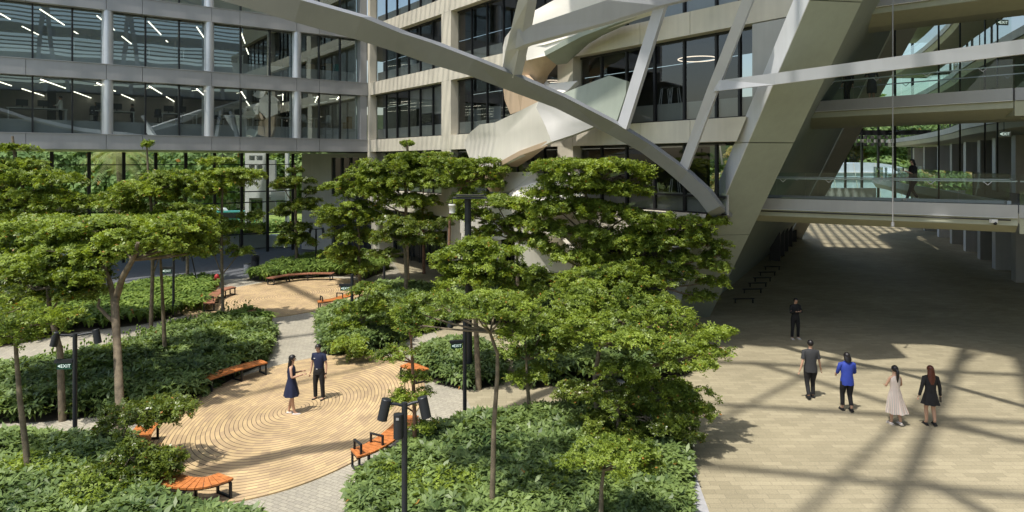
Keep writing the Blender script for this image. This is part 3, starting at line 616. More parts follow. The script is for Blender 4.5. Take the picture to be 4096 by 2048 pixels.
# upper coil
facet([(2143,40,1.0),(2216,0,.9),(2300,-40,.8),(2560,-60,.6),(2428,8,.7),(2290,60,.9),(2127,104,1.2),(2060,80,1.3)], W)
facet([(2050,111,1.3),(2020,150,1.0),(2011,190,.8),(2011,283,.8),(2050,300,1.3),(2105,210,1.6),(2105,120,1.6)], W)
facet([(2105,190,1.6),(2179,178,1.6),(2400,110,1.3),(2610,42,1.0),(2620,20,.9),(2400,75,1.0),(2105,150,1.4)], W)
facet([(2105,242,1.65),(2181,223,1.65),(2327,146,1.4),(2464,93,1.2),(2610,48,.95),(2610,40,.9),(2400,100,1.35),(2105,170,1.65)], W)
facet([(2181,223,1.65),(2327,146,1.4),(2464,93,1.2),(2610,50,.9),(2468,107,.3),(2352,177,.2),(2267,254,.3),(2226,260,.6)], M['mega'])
facet([(2105,240,1.6),(2181,223,1.6),(2226,260,.6),(2191,303,.6),(2171,348,.7),(2150,420,1.0),(2080,440,1.3),(2060,300,1.6)], T_)
facet([(2013,353,1.0),(2013,300,1.0),(2100,300,1.6),(2157,360,1.5),(2157,409,1.5),(2110,433,1.4),(2041,457,1.1),(2018,399,1.0)], T_)
# middle landing
facet([(2196,336,.9),(2309,323,.4),(2275,358,.7),(2241,378,1.1),(2198,363,1.1)], W)
facet([(2185,318,.6),(2196,336,.9),(2198,363,1.1),(2170,348,.9)], S_)
facet([(2241,378,1.1),(2309,350,1.0),(2438,302,1.2),(2506,323,1.3),(2503,375,1.3),(2468,480,1.5),(2435,486,1.5),(2310,430,1.3)], M['mega'])  # dark cladding colour stands in for the shade on this landing parapet
facet([(1854,572,1.0),(1880,530,1.3),(1918,498,1.6),(1980,490,1.8),(2080,443,2.2),(2155,405,2.3),(2145,430,2.3),(2180,500,2.4),(2207,567,2.4),(2100,615,2.2),(2004,663,2.0),(1940,690,1.8),(1880,640,1.3)], S_)
facet([(2145,430,2.3),(2155,405,2.3),(2300,430,1.6),(2400,480,1.2),(2374,508,1.3),(2290,540,1.7),(2207,567,2.4),(2180,500,2.4)], M['stshade'])
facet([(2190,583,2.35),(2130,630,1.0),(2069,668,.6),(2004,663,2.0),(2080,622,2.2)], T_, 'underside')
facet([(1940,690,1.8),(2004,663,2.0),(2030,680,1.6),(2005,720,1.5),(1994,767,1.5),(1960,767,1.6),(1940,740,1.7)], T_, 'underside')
# lower coil
facet([(1994,767,1.4),(2000,720,1.3),(2034,689,1.1),(2138,687,.9),(2100,722,1.1),(2059,754,1.3),(2037,765,1.4)], W)
facet([(2138,687,.9),(2160,720,.5),(2150,729,.9),(2059,754,1.35)], S_)
facet([(2059,754,1.35),(2150,727,1.5),(2230,700,1.5),(2330,690,1.6),(2330,800,1.9),(2150,830,2.0),(2020,790,1.8)], W)
facet([(1840,790,1.0),(1990,780,1.5),(2020,792,1.7),(2150,830,1.9),(2150,930,1.8),(2000,960,1.5),(1840,930,1.0)], S_)
facet([(2060,960,1.5),(2110,925,1.6),(2180,930,1.7),(2250,960,1.6),(2290,1000,1.4),(2296,1040,1.3),(2280,1090,1.2),(2060,1090,1.4)], S_)
facet([(1845,800,.6),(1990,840,1.1),(1990,1100,1.1),(1845,1100,.6)], W, 'stair_wall')
facet([(2060,930,1.4),(2200,990,1.8),(2280,1045,1.5),(2270,1052,1.5),(2190,1000,1.8),(2060,945,1.4)], T_, 'handrail_band')
# ============================================================ BRIDGES across the atrium mouth
def bridge(name, a, b, z, lab, wd=3.2, curve=True):
    a = V((a[0], a[1], 0)); b = V((b[0], b[1], 0)); dr = (b-a).normalized(); nr = V((dr.y, -dr.x, 0))   # nr points to the camera side
    if nr.y > 0: nr = -nr
    t = thing(name, a+V((0,0,z)), lab, 'bridge')
    def P(s, dn, zz): return a+dr*s+nr*(-dn)+V((0,0,zz))
    L = (b-a).length
    def ext(pr, nm, m):
        lo_ = [P(0, x, y) for x, y in pr]; hi = [P(L, x, y) for x, y in pr]; k = len(pr)
        MB().add(lo_+hi, [tuple(range(k)), tuple(range(2*k-1, k-1, -1))]+[(i, i+k, (i+1) % k+k, (i+1) % k) for i in range(k)]).build(nm, m, t)
    ext([(.0, z-.35), (.0, z+.1), (.14, z+.1), (.14, z-.35)], 'edge_channel', M['grey'])
    ext([(.02, z-.62), (.10, z-.37), (.16, z-.37), (wd-.1, z-.37), (wd-.02, z-.6), (wd*.7, z-1.0), (wd*.35, z-.95)], 'soffit', M['soffit'])
    ext([(.18, z-.33), (.18, z-.02), (wd-.18, z-.02), (wd-.18, z-.33)], 'walkway', M['carpet'])
    ext([(wd-.14, z-.35), (wd-.14, z+.1), (wd, z+.1), (wd, z-.35)], 'edge_channel', M['grey'])
    ext([(-.02, z-.36), (-.02, z-.345), (.12, z-.345), (.12, z-.36)], 'trim', M['white'])
    for dn in (.07, wd-.07):
        g = MB(); k = int(L/1.6)
        for i in range(k): g.add([P(i*L/k+.01, dn, z+.1), P((i+1)*L/k-.01, dn, z+.1), P((i+1)*L/k-.01, dn, z+1.15), P(i*L/k+.01, dn, z+1.15)], [(0,1,2,3)])
        g.build('balustrade_glass', M['gl_bal'], t)
        MB().bar(P(0, dn+(.08 if dn < 1 else -.08), z+.92), P(L, dn+(.08 if dn < 1 else -.08), z+.92), .045, .045).build('handrail', M['steel'], t)
        bk = MB()
        for i in range(k):
            q = P((i+.5)*L/k, dn, z+.78); bk.bar(q, q+V((0,0,.13))+dr*.13, .02, .02); bk.bar(q, q+V((0,0,.13))-dr*.13, .02, .02)
        bk.build('rail_bracket', M['steel'], t)
    return t, P, L
B1a, B1b = (8.9, 29.33), (17.5, 23.8)
b1, P1, L1 = bridge('footbridge', B1a, (17.6, 23.75), 5.6, 'lowest glass sided footbridge with grey edge, a person walking on it')
b2, P2, L2 = bridge('footbridge', (11.9, 31.5), (17.9, 24.4), 9.75, 'middle glass sided footbridge with olive rounded soffit')
b3, P3, L3 = bridge('footbridge', (11.2, 30.9), (19.0, 24.0), 13.85, 'highest footbridge at the top edge, mostly its curved olive soffit seen')
# pipe and two small cameras under the lowest bridge
pp = thing('service_pipe', P1(4, -.1, 5.1), 'thin dark pipe running under the lowest footbridge', 'pipe')
MB().cyl(P1(.2, -.06, 5.17), P1(L1-.2, -.06, 5.17), .025, 8).build('pipe_run', M['dark'], pp)
for s, lab in ((.6, 'small white camera under the left end of the lowest footbridge'), (L1-.7, 'small white camera under the right end of the lowest footbridge')):
    k = thing('security_camera', P1(s, -.1, 5.1), lab, 'camera', 'cameras under the lowest footbridge'); MB().box(P1(s, -.1, 5.12), (.22, .12, .12)).build('housing', M['white'], k); MB().ball(P1(s+.05, -.12, 5.04), .06, 8, 6).build('dome', M['dark'], k)
# bridges turn the corner at the right edge and run out of the frame
def wing(z, a, b, lab):
    t = thing('walkway', V((a[0], a[1], z)), lab, 'walkway')
    a = V((a[0], a[1], 0)); b = V((b[0], b[1], 0)); d = (b-a).normalized(); nn = V((-d.y, d.x, 0)); L = (b-a).length; wd = 3.0
    def P(s, q, zz): return a+d*s+nn*q+V((0,0,zz))
    for q0, q1, z0, z1, nm, m in ((0, .14, z-.35, z+.1, 'edge_channel', M['grey']), (.15, wd, z-.33, z-.02, 'walkway_slab', M['carpet']), (.05, wd, z-.9, z-.36, 'soffit', M['soffit'])):
        MB().hexa([P(0, q0, z0), P(L, q0, z0), P(L, q1, z0), P(0, q1, z0), P(0, q0, z1), P(L, q0, z1), P(L, q1, z1), P(0, q1, z1)]).build(nm, m, t)
    MB().add([P(0, .07, z+.1), P(L, .07, z+.1), P(L, .07, z+1.15), P(0, .07, z+1.15)], [(0,1,2,3)]).build('balustrade_glass', M['gl_bal'], t)
    MB().bar(P(0, .15, z+.92), P(L, .15, z+.92), .045, .045).build('handrail', M['steel'], t)
wing(5.6, (17.62, 23.72), (22.5, 18.0), 'short walkway continuing the lowest footbridge past the right edge')
wing(9.75, (17.95, 24.35), (24.5, 22.0), 'short walkway continuing the middle footbridge past the right edge')
# ============================================================ ATRIUM: galleries, roof, end wall, piers
G0 = [(21.5, 25), (24, 30), (28, 40), (31, 47), (35, 55), (40.5, 68), (46, 84)]
G1 = [(19.0, 26.2), (20.2, 29.7), (23.2, 37), (26.6, 46), (31.5, 58), (35, 66), (43, 72), (50, 84)]
def rs(pl_, n=26):     # resample a polyline smoothly (Catmull-Rom)
    out = []; P = [V((x, y, 0)) for x, y in pl_]; P = [P[0]*2-P[1]]+P+[P[-1]*2-P[-2]]; k = len(P)-3
    for i in range(n+1):
        u = i/n*k; j = min(int(u), k-1); t = u-j; a, b, c, d = P[j:j+4]
        out.append(.5*((2*b)+(c-a)*t+(2*a-5*b+4*c-d)*t*t+(3*b-a-3*c+d)*t**3))
    return out
def gallery(pl_, z, wd, lab, sof=M['gsoffit']):
    t = thing('gallery', V((pl_[2][0], pl_[2][1], z)), lab, 'gallery'); P = rs(pl_)
    nr = []
    for i in range(len(P)):
        d = (P[min(i+1, len(P)-1)]-P[max(i-1, 0)]).normalized(); nr.append(V((d.y, -d.x, 0)))
    def strip_(pr, nm, m):
        k = len(pr); vs = [P[i]+nr[i]*x+V((0,0,y)) for i in range(len(P)) for x, y in pr]
        fs = [(i*k+j, (i+1)*k+j, (i+1)*k+(j+1) % k, i*k+(j+1) % k) for i in range(len(P)-1) for j in range(k)]+[tuple(range(k)), tuple((len(P)-1)*k+j for j in range(k-1, -1, -1))]
        MB().add(vs, fs).build(nm, m, t)
    strip_([(0, z-.35), (0, z+.1), (.14, z+.1), (.14, z-.35)], 'edge_channel', M['lgrey'])  # edge lightened in colour in place of skylight
    strip_([(.3, z-.75), (.1, z-.37), (wd, z-.37), (wd, z-.75)], 'soffit', sof)
    strip_([(.16, z-.33), (.16, z), (wd, z), (wd, z-.33)], 'floor', M['carpet'])
    vs = [P[i]+nr[i]*.07+V((0,0,q)) for i in range(len(P)) for q in (z+.1, z+1.15)]
    MB().add(vs, [(2*i, 2*i+2, 2*i+3, 2*i+1) for i in range(len(P)-1)]).build('balustrade_glass', M['gl_bal'], t)
    MB().tube([P[i]+nr[i]*.16+V((0,0,z+.95)) for i in range(len(P))], .025, 6).build('handrail', M['steel'], t)
    return t
gallery(G1, 5.6, 3.2, 'lowest curved gallery with green glass balustrade, behind the walker on the footbridge')
gallery(G0, 9.8, 9, 'second curved gallery on the right side of the atrium')
gallery(G0, 14.0, 9, 'third curved gallery on the right side of the atrium')
gallery(G0, 18.2, 9, 'fourth curved gallery on the right side of the atrium')
gallery(G0, 22.4, 9, 'highest curved gallery on the right side of the atrium')
PC = [(30, 40.7), (32.2, 45.5), (34.4, 50.2), (36.4, 54.8), (38.5, 59.8), (40.8, 65.3), (43, 71.2), (45, 76.5)]
aw = thing('atrium_side_wing', (40, 60, 0), 'dark side wing of the atrium with tall grey piers and slit windows', 'building')
for i, (x, y) in enumerate(PC):
    MB().box((x+.9, y+.3, 4.4), (1.3, .9, 8.8), rz=-.4).build('pier', M['lgrey'] if i % 2 else M['concrete'], aw)
bk = MB()
for i in range(len(PC)-1):
    a, b = V((PC[i][0]+2.2, PC[i][1], 0)), V((PC[i+1][0]+2.2, PC[i+1][1], 0)); bk.add([a, b, b+V((0,0,8.8)), a+V((0,0,8.8))], [(0,1,2,3)])
bk.build('glass', M['gl_stone'], aw)
for z0, z1 in ((9.85, 13.2), (14.05, 17.4), (18.25, 21.6), (22.5, 27)):
    P = rs(G0); mb = MB(); 
    for i in range(len(P)-1):
        a, b = P[i]+V((5.2, -2.0, 0)), P[i+1]+V((5.2, -2.0, 0)); d = (b-a)
        for q in range(3):
            s = a+d*(q/3); mb.add([s+V((0,0,z0)), s+d*.2+V((0,0,z0)), s+d*.2+V((0,0,z1)), s+V((0,0,z1))], [(0,1,2,3)])
    mb.build('wall_slats', M['concrete'], aw)
    mb = MB(); mb.add([p+V((6.6, -2.4, z)) for p in P for z in (z0, z1)], [(2*i, 2*i+2, 2*i+3, 2*i+1) for i in range(len(P)-1)]); mb.build('inner_wall', M['darkwall'], aw)
MB().add([V((p[0]+8, p[1], z)) for p in PC for z in (0, 27)], [(2*i, 2*i+2, 2*i+3, 2*i+1) for i in range(len(PC)-1)]).build('rear_wall', M['darkwall'], aw)
MB().box((33.5, 37.5, 4.4), (4.5, 3.2, 8.8), rz=-.4).build('dark_block', M['darkwall'], aw)
for z0 in (9.85, 14.05): MB().box((31.5, 32, z0+1.7), (8, 9, 3.3), rz=-.4).build('dark_block', M['darkwall'], aw)
# left side piers of the atrium passage (black, beyond the leg)
lp = thing('dark_shopfront', (19, 50, 0), 'row of black piers along the left side of the passage behind the leg', 'shopfront')
for L in (20.5, 23.5, 26.5, 30, 34):
    p = LC+DW*L+V((.45, 0, 0)); MB().box((p.x+.2, p.y, 4.5), (.7, .5, 9), rz=-.4).build('pier', M['dark'], lp)
# roof: solid slabs, and a slatted opening that stripes the far floor
rf = thing('atrium_roof', (24, 40, 24), 'solid roof over the atrium passage with a slatted opening at its far end', 'roof')
ZR = 27.0; ro = V((sd.x/sd.z*ZR, sd.y/sd.z*ZR, 0))
fe_ = [(1500, 1340), (2800, 1372), (2942, 1378), (3050, 1388), (3136, 1391), (3281, 1381), (3436, 1371), (3669, 1371), (3814, 1385), (4047, 1430), (4110, 1640)]
E_ = [gp(*p)+ro for p in fe_]
NL, NR, FR_, FL_ = V((26.5, 57.8, 0))+ro, V((35.0, 56.0, 0))+ro, V((51, 92, 0))+ro, V((37, 92, 0))+ro
def rslab(pts, nm='roof_slab'): MB().poly([V((p.x, p.y, ZR)) for p in pts], (0, 0, .5)).build(nm, M['lgrey'], rf)
E_ = E_[1:]; left = [V((5.0, NL.y, 0)), V((1.4, 32, 0)), V((-2.2, 24.2, 0)), V((.4, 21.6, 0))]
rslab(left+E_+[V((72, E_[-1].y, 0)), V((72, NR.y, 0)), NR, NL])
rslab([V((6.0, NL.y, 0)), NL, FL_, V((6.0, FL_.y, 0))]); rslab([NR, V((72, NR.y, 0)), V((72, FR_.y, 0)), FR_])
sl_ = MB()
for i in range(42):
    a = V((12+i*.95, 50, ZR+.2))+ro; sl_.bar(a, a+V((7.8, 20.6, 0))*2.1, .34, .2)
for i in range(12):
    a = V((20, 58+i*3.1, ZR+.5))+ro; sl_.bar(a, a+V((34, -4.5, 0)), .32, .2)
sl_.build('louvre', M['steel'], rf)
# glazed end wall
ew = thing('atrium_end_wall', (42, 88, 0), 'tall glazed end wall of the atrium with dark mullions and greenery behind', 'glass wall')
Ye = 84.0
MB().add([at(3100, 900, Ye)*1, at(3720, 900, Ye)*1, V((at(3720, 900, Ye).x, Ye, 26.9)), V((at(3100, 900, Ye).x, Ye, 26.9))], [(0,1,2,3)]).build('glass', M['gl_clear'], ew)
for px in (3190, 3255, 3318, 3381, 3447, 3513, 3580, 3650):
    x = at(px, 648, Ye).x; MB().box((x, Ye, 13.4), (.2, .3, 26.8)).build('mullion', M['dark'], ew)
for py0, py1, nm in ((521, 541, 'beam'), (858, 868, 'rail'), (300, 312, 'beam')):
    a, b = at(3100, py0, Ye-.5), at(3720, py1, Ye-.5); MB().box(((a.x+b.x)/2, Ye-.5, (a.z+b.z)/2), (b.x-a.x, .5, a.z-b.z)).build(nm, M['dark'], ew)
a, b = at(3100, 752, Ye-2), at(3500, 800, Ye-2); MB().box(((a.x+b.x)/2, Ye-2, (a.z+b.z)/2), (b.x-a.x, .5, abs(a.z-b.z))).build('low_wall', M['concrete'], ew)
ck = MB(); ck2 = MB()
for r in range(3):
    for i in range(26):
        if (i+r) % 2: continue
        x0, y0 = 3230+i*14, 543+r*14; a, b = at(x0, y0+13, Ye-4), at(x0+14, y0, Ye-4)
        (ck if r != 1 else ck2).box(((a.x+b.x)/2, Ye-4, (a.z+b.z)/2), (b.x-a.x, .06, b.z-a.z))
ck.build('shade_panel', M['darkwall'], ew); ck2.build('shade_panel', M['concrete'], ew)
# vaulted glass rooflight outside, beyond the end wall
vt = thing('glass_vault', at(3420, 700, 100), 'pale arched glass vault outside beyond the end wall', 'vault')
Yv = 98.0; vb = MB(); rb_ = MB()
pts = []
for i in range(21):
    u = i/20; x = 3240+u*430; y = 742-92*(1-(2*u-1)**2*.75)**.5+ (0)
    pts.append((x, y))
rows = [[at(x, y, Yv)+V((0, q*9, 0)) for x, y in pts] for q in (0, 1)]
vb.loft([rows[0], rows[1]], smooth=True, cap=False)
vs = [at(x, y, Yv) for x, y in pts]+[at(3670, 800, Yv), at(3240, 800, Yv)]; vb.add(vs, [tuple(range(len(vs)))])
vb.build('vault_skin', mat('vault_glass', (.62, .72, .82), .25, var=.06), vt)
for i in range(0, 21, 4): rb_.bar(rows[0][i]+V((0,-.1,0)), V((rows[0][i].x+1.2, Yv-.1, 0)), .15, .1)
for y in (690, 715): rb_.bar(at(3250, y, Yv-.1), at(3660, y, Yv-.1), .12, .1)
rb_.build('rib', M['white'], vt)
# hanging exit signs, posts of glass screens
def exit_text(parent, c, wdt, rz, mname='exitt', arrow=True):
    cu = bpy.data.curves.new('t', 'FONT'); cu.body = 'EXIT'; cu.size = 1; cu.align_x = 'LEFT'; cu.align_y = 'CENTER'; cu.extrude = .004; cu.offset = .004; cu.space_character = 1.08
    to = bpy.data.objects.new('t', cu); col.objects.link(to); bpy.context.view_layer.update()
    me = bpy.data.meshes.new_from_object(to.evaluated_get(bpy.context.evaluated_depsgraph_get())); bpy.data.objects.remove(to)
    xs = [v.co.x for v in me.vertices]; ys = [v.co.y for v in me.vertices]; k = wdt*.66/(max(xs)-min(xs)); cy = (max(ys)+min(ys))/2
    bm = bmesh.new(); bm.from_mesh(me)
    for v in bm.verts: v.co = V(((v.co.x-min(xs))*k-wdt*.22, v.co.z*.5, (v.co.y-cy)*k*1.05))
    h = wdt*.10
    tri = [bm.verts.new(p) for p in ((-wdt*.42, 0, 0), (-wdt*.28, 0, -h), (-wdt*.28, 0, h), (-wdt*.42, -.006, 0), (-wdt*.28, -.006, -h), (-wdt*.28, -.006, h))]
    for f in ((0,2,1), (3,4,5), (0,1,4,3), (1,2,5,4), (2,0,3,5)): bm.faces.new([tri[i] for i in f])
    bmesh.ops.transform(bm, matrix=Matrix.Translation(c) @ Matrix.Rotation(rz, 4, 'Z'), verts=bm.verts)
    bm.to_mesh(me); bm.free(); me.materials.clear(); me.materials.append(M[mname]); return link('lettering', me, parent)
def sign(px, py, wpx, Y, lab, rz=0, hang=1.2, frame=True):
    c = at(px, py, Y); wd = wpx*Y/FP; h = wd*.42
    t = thing('exit_sign', c, lab, 'sign', 'hanging exit signs')
    MB().box(c, (wd, .05, h), rz=rz).build('panel', M['exit'], t); R = Matrix.Rotation(rz, 3, 'Z')
    f = MB()
    for sx in (-1, 1): f.box(c+R@V((sx*wd*.49, -.03, 0)), (wd*.03, .02, h), rz=rz)
    for sz in (-1, 1): f.box(c+V((0, 0, sz*h*.47))+R@V((0, -.03, 0)), (wd*.95, .02, h*.06), rz=rz)
    f.build('frame', M['steel'], t)
    exit_text(t, c+R@V((0, -.035, 0)), wd, rz); MB().bar(c+V((0,0,h/2)), c+V((0,0,h/2+hang)), .02, .02).build('hanger', M['dark'], t)
sign(4008, 90, 50, 27.5, 'green EXIT sign hanging near the top right corner', .12)
sign(4016, 536, 50, 29, 'dark EXIT sign hanging below the middle footbridge at the right edge', .12)
for px, Yk, z0, z1, lab in ((3571, 23.3, 4.9, 22, 'tall slim steel rod in front of the footbridges'),):
    k = thing('suspension_rod', at(px, 800, 24.9), lab, 'rod'); p = at(px, 800, 24.9); MB().cyl((p.x, p.y, z0), (p.x, p.y, z1), .022, 8).build('rod', M['grey'], k); MB().cyl((p.x, p.y, z0-.05), (p.x, p.y, z0+.1), .06, 8).build('socket', M['grey'], k)
for i, (px, Yk) in enumerate(((3580, 32), (3755, 34), (3840, 34), (3940, 34), (3990, 36))):
    p = at(px, 648, Yk); k = thing('glass_screen_post', (p.x, p.y, 5.6), 'dark thin vertical post between footbridge and gallery, number %s from the left by spacing' % ('first', 'second', 'third', 'fourth', 'fifth')[i], 'post', 'thin dark posts behind the footbridges')
    MB().bar((p.x, p.y, 5.3), (p.x, p.y, 26.9), .06, .06).build('upright', M['dark'], k)
# small wall steps / bike racks along the foot of the leg wall
for i, L in enumerate((3.5, 6.5, 8.6, 10.6, 13.0, 15.5)):
    p = LC+DW*L+V((1.0, 0, 0)); k = thing('low_rail', p, 'low black rail beside the foot of the leaning wall, %s from the front' % ('first', 'second', 'third', 'fourth', 'fifth', 'sixth')[i], 'rail', 'low black rails by the leaning wall')
    MB().bar(p+V((-.5, 0, .22)), p+V((.6, .1, .22)), .12, .05).build('top_bar', M['dark'], k)
    for s in (-.4, .5): MB().bar(p+V((s, 0, 0)), p+V((s, 0, .19)), .06, .06).build('leg', M['dark'], k)
# louvred screen wall across the plaza, behind the camera: it is what the office glass mirrors
ls = thing('louvre_screen', (34, 4, 0), 'tall screen of horizontal louvres on slanted struts across the plaza', 'screen')
mb = MB(); s0 = V((14, -26, 0)); s1 = V((62, 12, 0)); lt = (s1-s0).normalized()
for i in range(44): mb.bar(s0+V((0,0,18.5+i*.62)), s1+V((0,0,18.5+i*.62)), .05, .22 if i % 7 else 1.0)
mb.build('louvres', M['concrete'], ls)
MB().wall(s0, s1, 0, 18, .4, V((lt.y, -lt.x, 0))).build('base_wall', M['darkwall'], ls)
mb = MB()
for i in range(12):
    p = s0+(s1-s0)*(i/11.0); mb.bar(p+V((0,0,4)), p+V((3*(1 if i % 2 else -1), 2.4*(1 if i % 2 else -1), 44)), .6, .6)
mb.build('strut', M['steel'], ls)
# ============================================================ FOLIAGE
def rosettes(P, Nr, size, nl, droop=.15, wratio=.45, narrow=False, jit=.25):
    """P (k,3) centres, Nr (k,3) axes; nl leaves of length size (k,) round each. Returns verts, quads"""
    k = len(P); Nr = Nr/np.linalg.norm(Nr, axis=1, keepdims=True)
    a = np.cross(Nr, RS.normal(size=(k, 3))); a /= np.linalg.norm(a, axis=1, keepdims=True)+1e-9; b = np.cross(Nr, a)
    vs = np.empty((k, nl, 4, 3)); ph = RS.rand(k)*2*pi
    for j in range(nl):
        t = ph+2*pi*j/nl+RS.normal(size=k)*jit
        d = a*np.cos(t)[:, None]+b*np.sin(t)[:, None]; sd_ = -a*np.sin(t)[:, None]+b*np.cos(t)[:, None]
        L = (size*(.75+.5*RS.rand(k)))[:, None]; up = (droop*(RS.rand(k)*2-.6))[:, None]
        tip = P+d*L-Nr*L*up*2+Nr*L*.1; mid = P+d*L*.58+Nr*L*(.12-up*.4)
        tw = (RS.rand(k)-.5)[:, None]*.5
        wv = (sd_+Nr*tw)*L*wratio*.5
        vs[:, j, 0] = P+d*L*.06; vs[:, j, 1] = mid+wv; vs[:, j, 2] = tip; vs[:, j, 3] = mid-wv
    return vs.reshape(-1, 3)
def leafmesh(name, vs):
    n = len(vs)//4; me = bpy.data.meshes.new(name); me.vertices.add(4*n); me.loops.add(4*n); me.polygons.add(n)
    me.vertices.foreach_set('co', vs.astype(np.float32).ravel()); me.loops.foreach_set('vertex_index', np.arange(4*n, dtype=np.int32))
    me.polygons.foreach_set('loop_start', np.arange(0, 4*n, 4, dtype=np.int32)); me.polygons.foreach_set('loop_total', np.full(n, 4, dtype=np.int32))
    me.update(calc_edges=True); return me
def pad_points(c, R, rz, n):
    """clumped points in a flattened, uneven pad"""
    k = max(6, int(7+R*8)); cs = []; 
    for _ in range(k):
        r = R*.82*sqrt(RS.rand()); t = RS.rand()*2*pi; rr = R*(.17+.22*RS.rand())
        cs.append((c[0]+r*cos(t), c[1]+r*sin(t), c[2]+rz*(RS.rand()*1.6-.9)-rz*.5*(r/R)**2, rr, rz*(.35+.35*RS.rand())))
    cs = np.array(cs); wt = cs[:, 3]**2*(.35+RS.rand(k)*1.3); id_ = RS.choice(k, n, p=wt/wt.sum()); q = cs[id_]
    t = RS.rand(n)*2*pi; r = np.sqrt(RS.rand(n))*(1+.12*RS.normal(size=n)); zz = (1-np.clip(r, 0, 1)**2)**.5*(1-1.5*RS.rand(n)**2.0)
    P = np.stack([q[:, 0]+r*q[:, 3]*np.cos(t), q[:, 1]+r*q[:, 3]*np.sin(t), q[:, 2]+zz*q[:, 4]-.12*r*q[:, 4]], 1)
    ns = int(7+R*9); sp_ = []
    for _ in range(ns):
        a_ = RS.rand()*2*pi; r0_ = R*(.55+.3*RS.rand()); L_ = R*(.25+.4*RS.rand()); z0_ = c[2]+rz*(RS.rand()-.6); m_ = int(10+L_*26)
        s_ = RS.rand(m_); sp_.append(np.stack([c[0]+(r0_+L_*s_)*cos(a_), c[1]+(r0_+L_*s_)*sin(a_), z0_-s_**2*L_*.35+RS.normal(size=m_)*.03], 1)+RS.normal(size=(m_, 3))*.045)
    sp_ = np.concatenate(sp_); P = np.concatenate([P, sp_]); t = np.concatenate([t, RS.rand(len(sp_))*6.28]); r = np.concatenate([r, np.full(len(sp_), .6)]); n = len(P)
    N = np.stack([np.cos(t)*r*.45, np.sin(t)*r*.45, np.full(n, .9)], 1)+RS.normal(size=(n, 3))*.42
    return P, N, cs
def tree(Y, trunk, pads, r0, lab, leaf=.12, dens=1.0, m='leaf', bark='bark', nl=5, group='young layered trees in the garden beds', cat='tree', name='layered_tree', base=None):
    """trunk: photo pixels from the ground up, at depth Y; pads: (px, py, half width px, half height px[, depth shift m])"""
    leaf *= .74; dens *= .88
    P = [at(x, y, Y) for x, y in trunk]; P[0].z = 0 if base is None else base
    t = thing(name, P[0], lab, cat, group)
    mb = MB(); n = len(P); mb.tube([p for p in P], [r0*(1-.55*i/(n-1)) for i in range(n)], 9); 
    top = P[-1]; AP, AN = [], []; lm = MB()
    for pd in pads:
        px, py, rx, rzp = pd[:4]; dy = pd[4] if len(pd) > 4 else 0
        c = at(px, py, Y+dy); R = rx*(Y+dy)/FP; rz = max(.1, .72*rzp*(Y+dy)/FP); R *= .93
        nn = int(430*R*R*dens*(.12/leaf)**1.6*(1+.5*min(1, rz/R)))+30
        p_, n_, cs = pad_points(c, R, rz, nn); AP.append(p_); AN.append(n_)
        # limb from the trunk up to the pad, forking to its clumps
        best = min(P[1:] if n > 2 else P, key=lambda q: (q-c).length+max(0, q.z-c.z)*2)
        m1 = best+(c-best)*.5+V((0, 0, -.12*R)); hub = V(c)-V((0, 0, rz*.3))
        rl = max(.012, r0*.42); lm.tube([best, m1, hub], [rl, rl*.7, rl*.45], 6)
        for q in cs[:9]:
            e = V(q[:3]); s = hub+(m1-hub)*random.random()*.5; lm.tube([s, (s+e)/2+V((0,0,-.05)), e], [rl*.42, rl*.3, rl*.15], 4, cap=False)
    lc2 = mb.build('trunk', M[bark], t); lm.build('limbs', M[bark], t)
    AP = np.concatenate(AP); AN = np.concatenate(AN)
    me = leafmesh('crown', rosettes(AP, AN, np.full(len(AP), leaf), nl, .12, .5)); me.materials.append(M[m]); link('crown', me, t)
    return t
TD = []
# far left cluster
tree(28, [(60,1300),(95,1000),(105,800),(60,640),(50,545)], [(60,585,75,14),(70,650,120,30),(-20,720,160,45),(160,700,150,45),(60,790,200,60),(250,790,110,50),(-30,880,140,50),(190,860,150,45)], .10, 'tall layered tree at the left edge whose thin top sprouts against the grey band', leaf=.14, dens=1.1)
tree(29, [(603,1352),(610,1100),(612,900),(594,720),(587,580)], [(587,572,16,16),(560,760,150,60),(450,800,120,50),(640,740,170,60),(700,700,110,36),(560,880,190,60),(720,860,150,60),(420,900,120,45),(650,960,150,40)], .085, 'broad yellow green layered tree behind the forked tree with a single thin leader above it', leaf=.14, dens=1.15)
tree(30, [(893,1314),(888,1100),(885,900),(890,760),(888,700)], [(870,640,70,16),(920,690,130,28),(860,720,150,32),(1000,690,60,22),(800,760,90,30),(900,900,110,42),(1010,860,50,28),(840,960,70,30),(960,1000,45,30)], .075, 'slender layered tree with red tinged top between the two timber decks', leaf=.13, dens=1.1)
tree(24, [(662,1466),(655,1300),(648,1150),(640,1000)], [(600,1000,120,36),(660,950,80,30),(540,1000,90,36)], .08, 'thin straight trunked tree standing in the left bed', leaf=.13, dens=.8)
tree(40, [(751,1140),(748,1000),(752,860)], [(740,840,130,50),(780,940,80,30)], .10, 'staked tree at the edge of the road', leaf=.16)
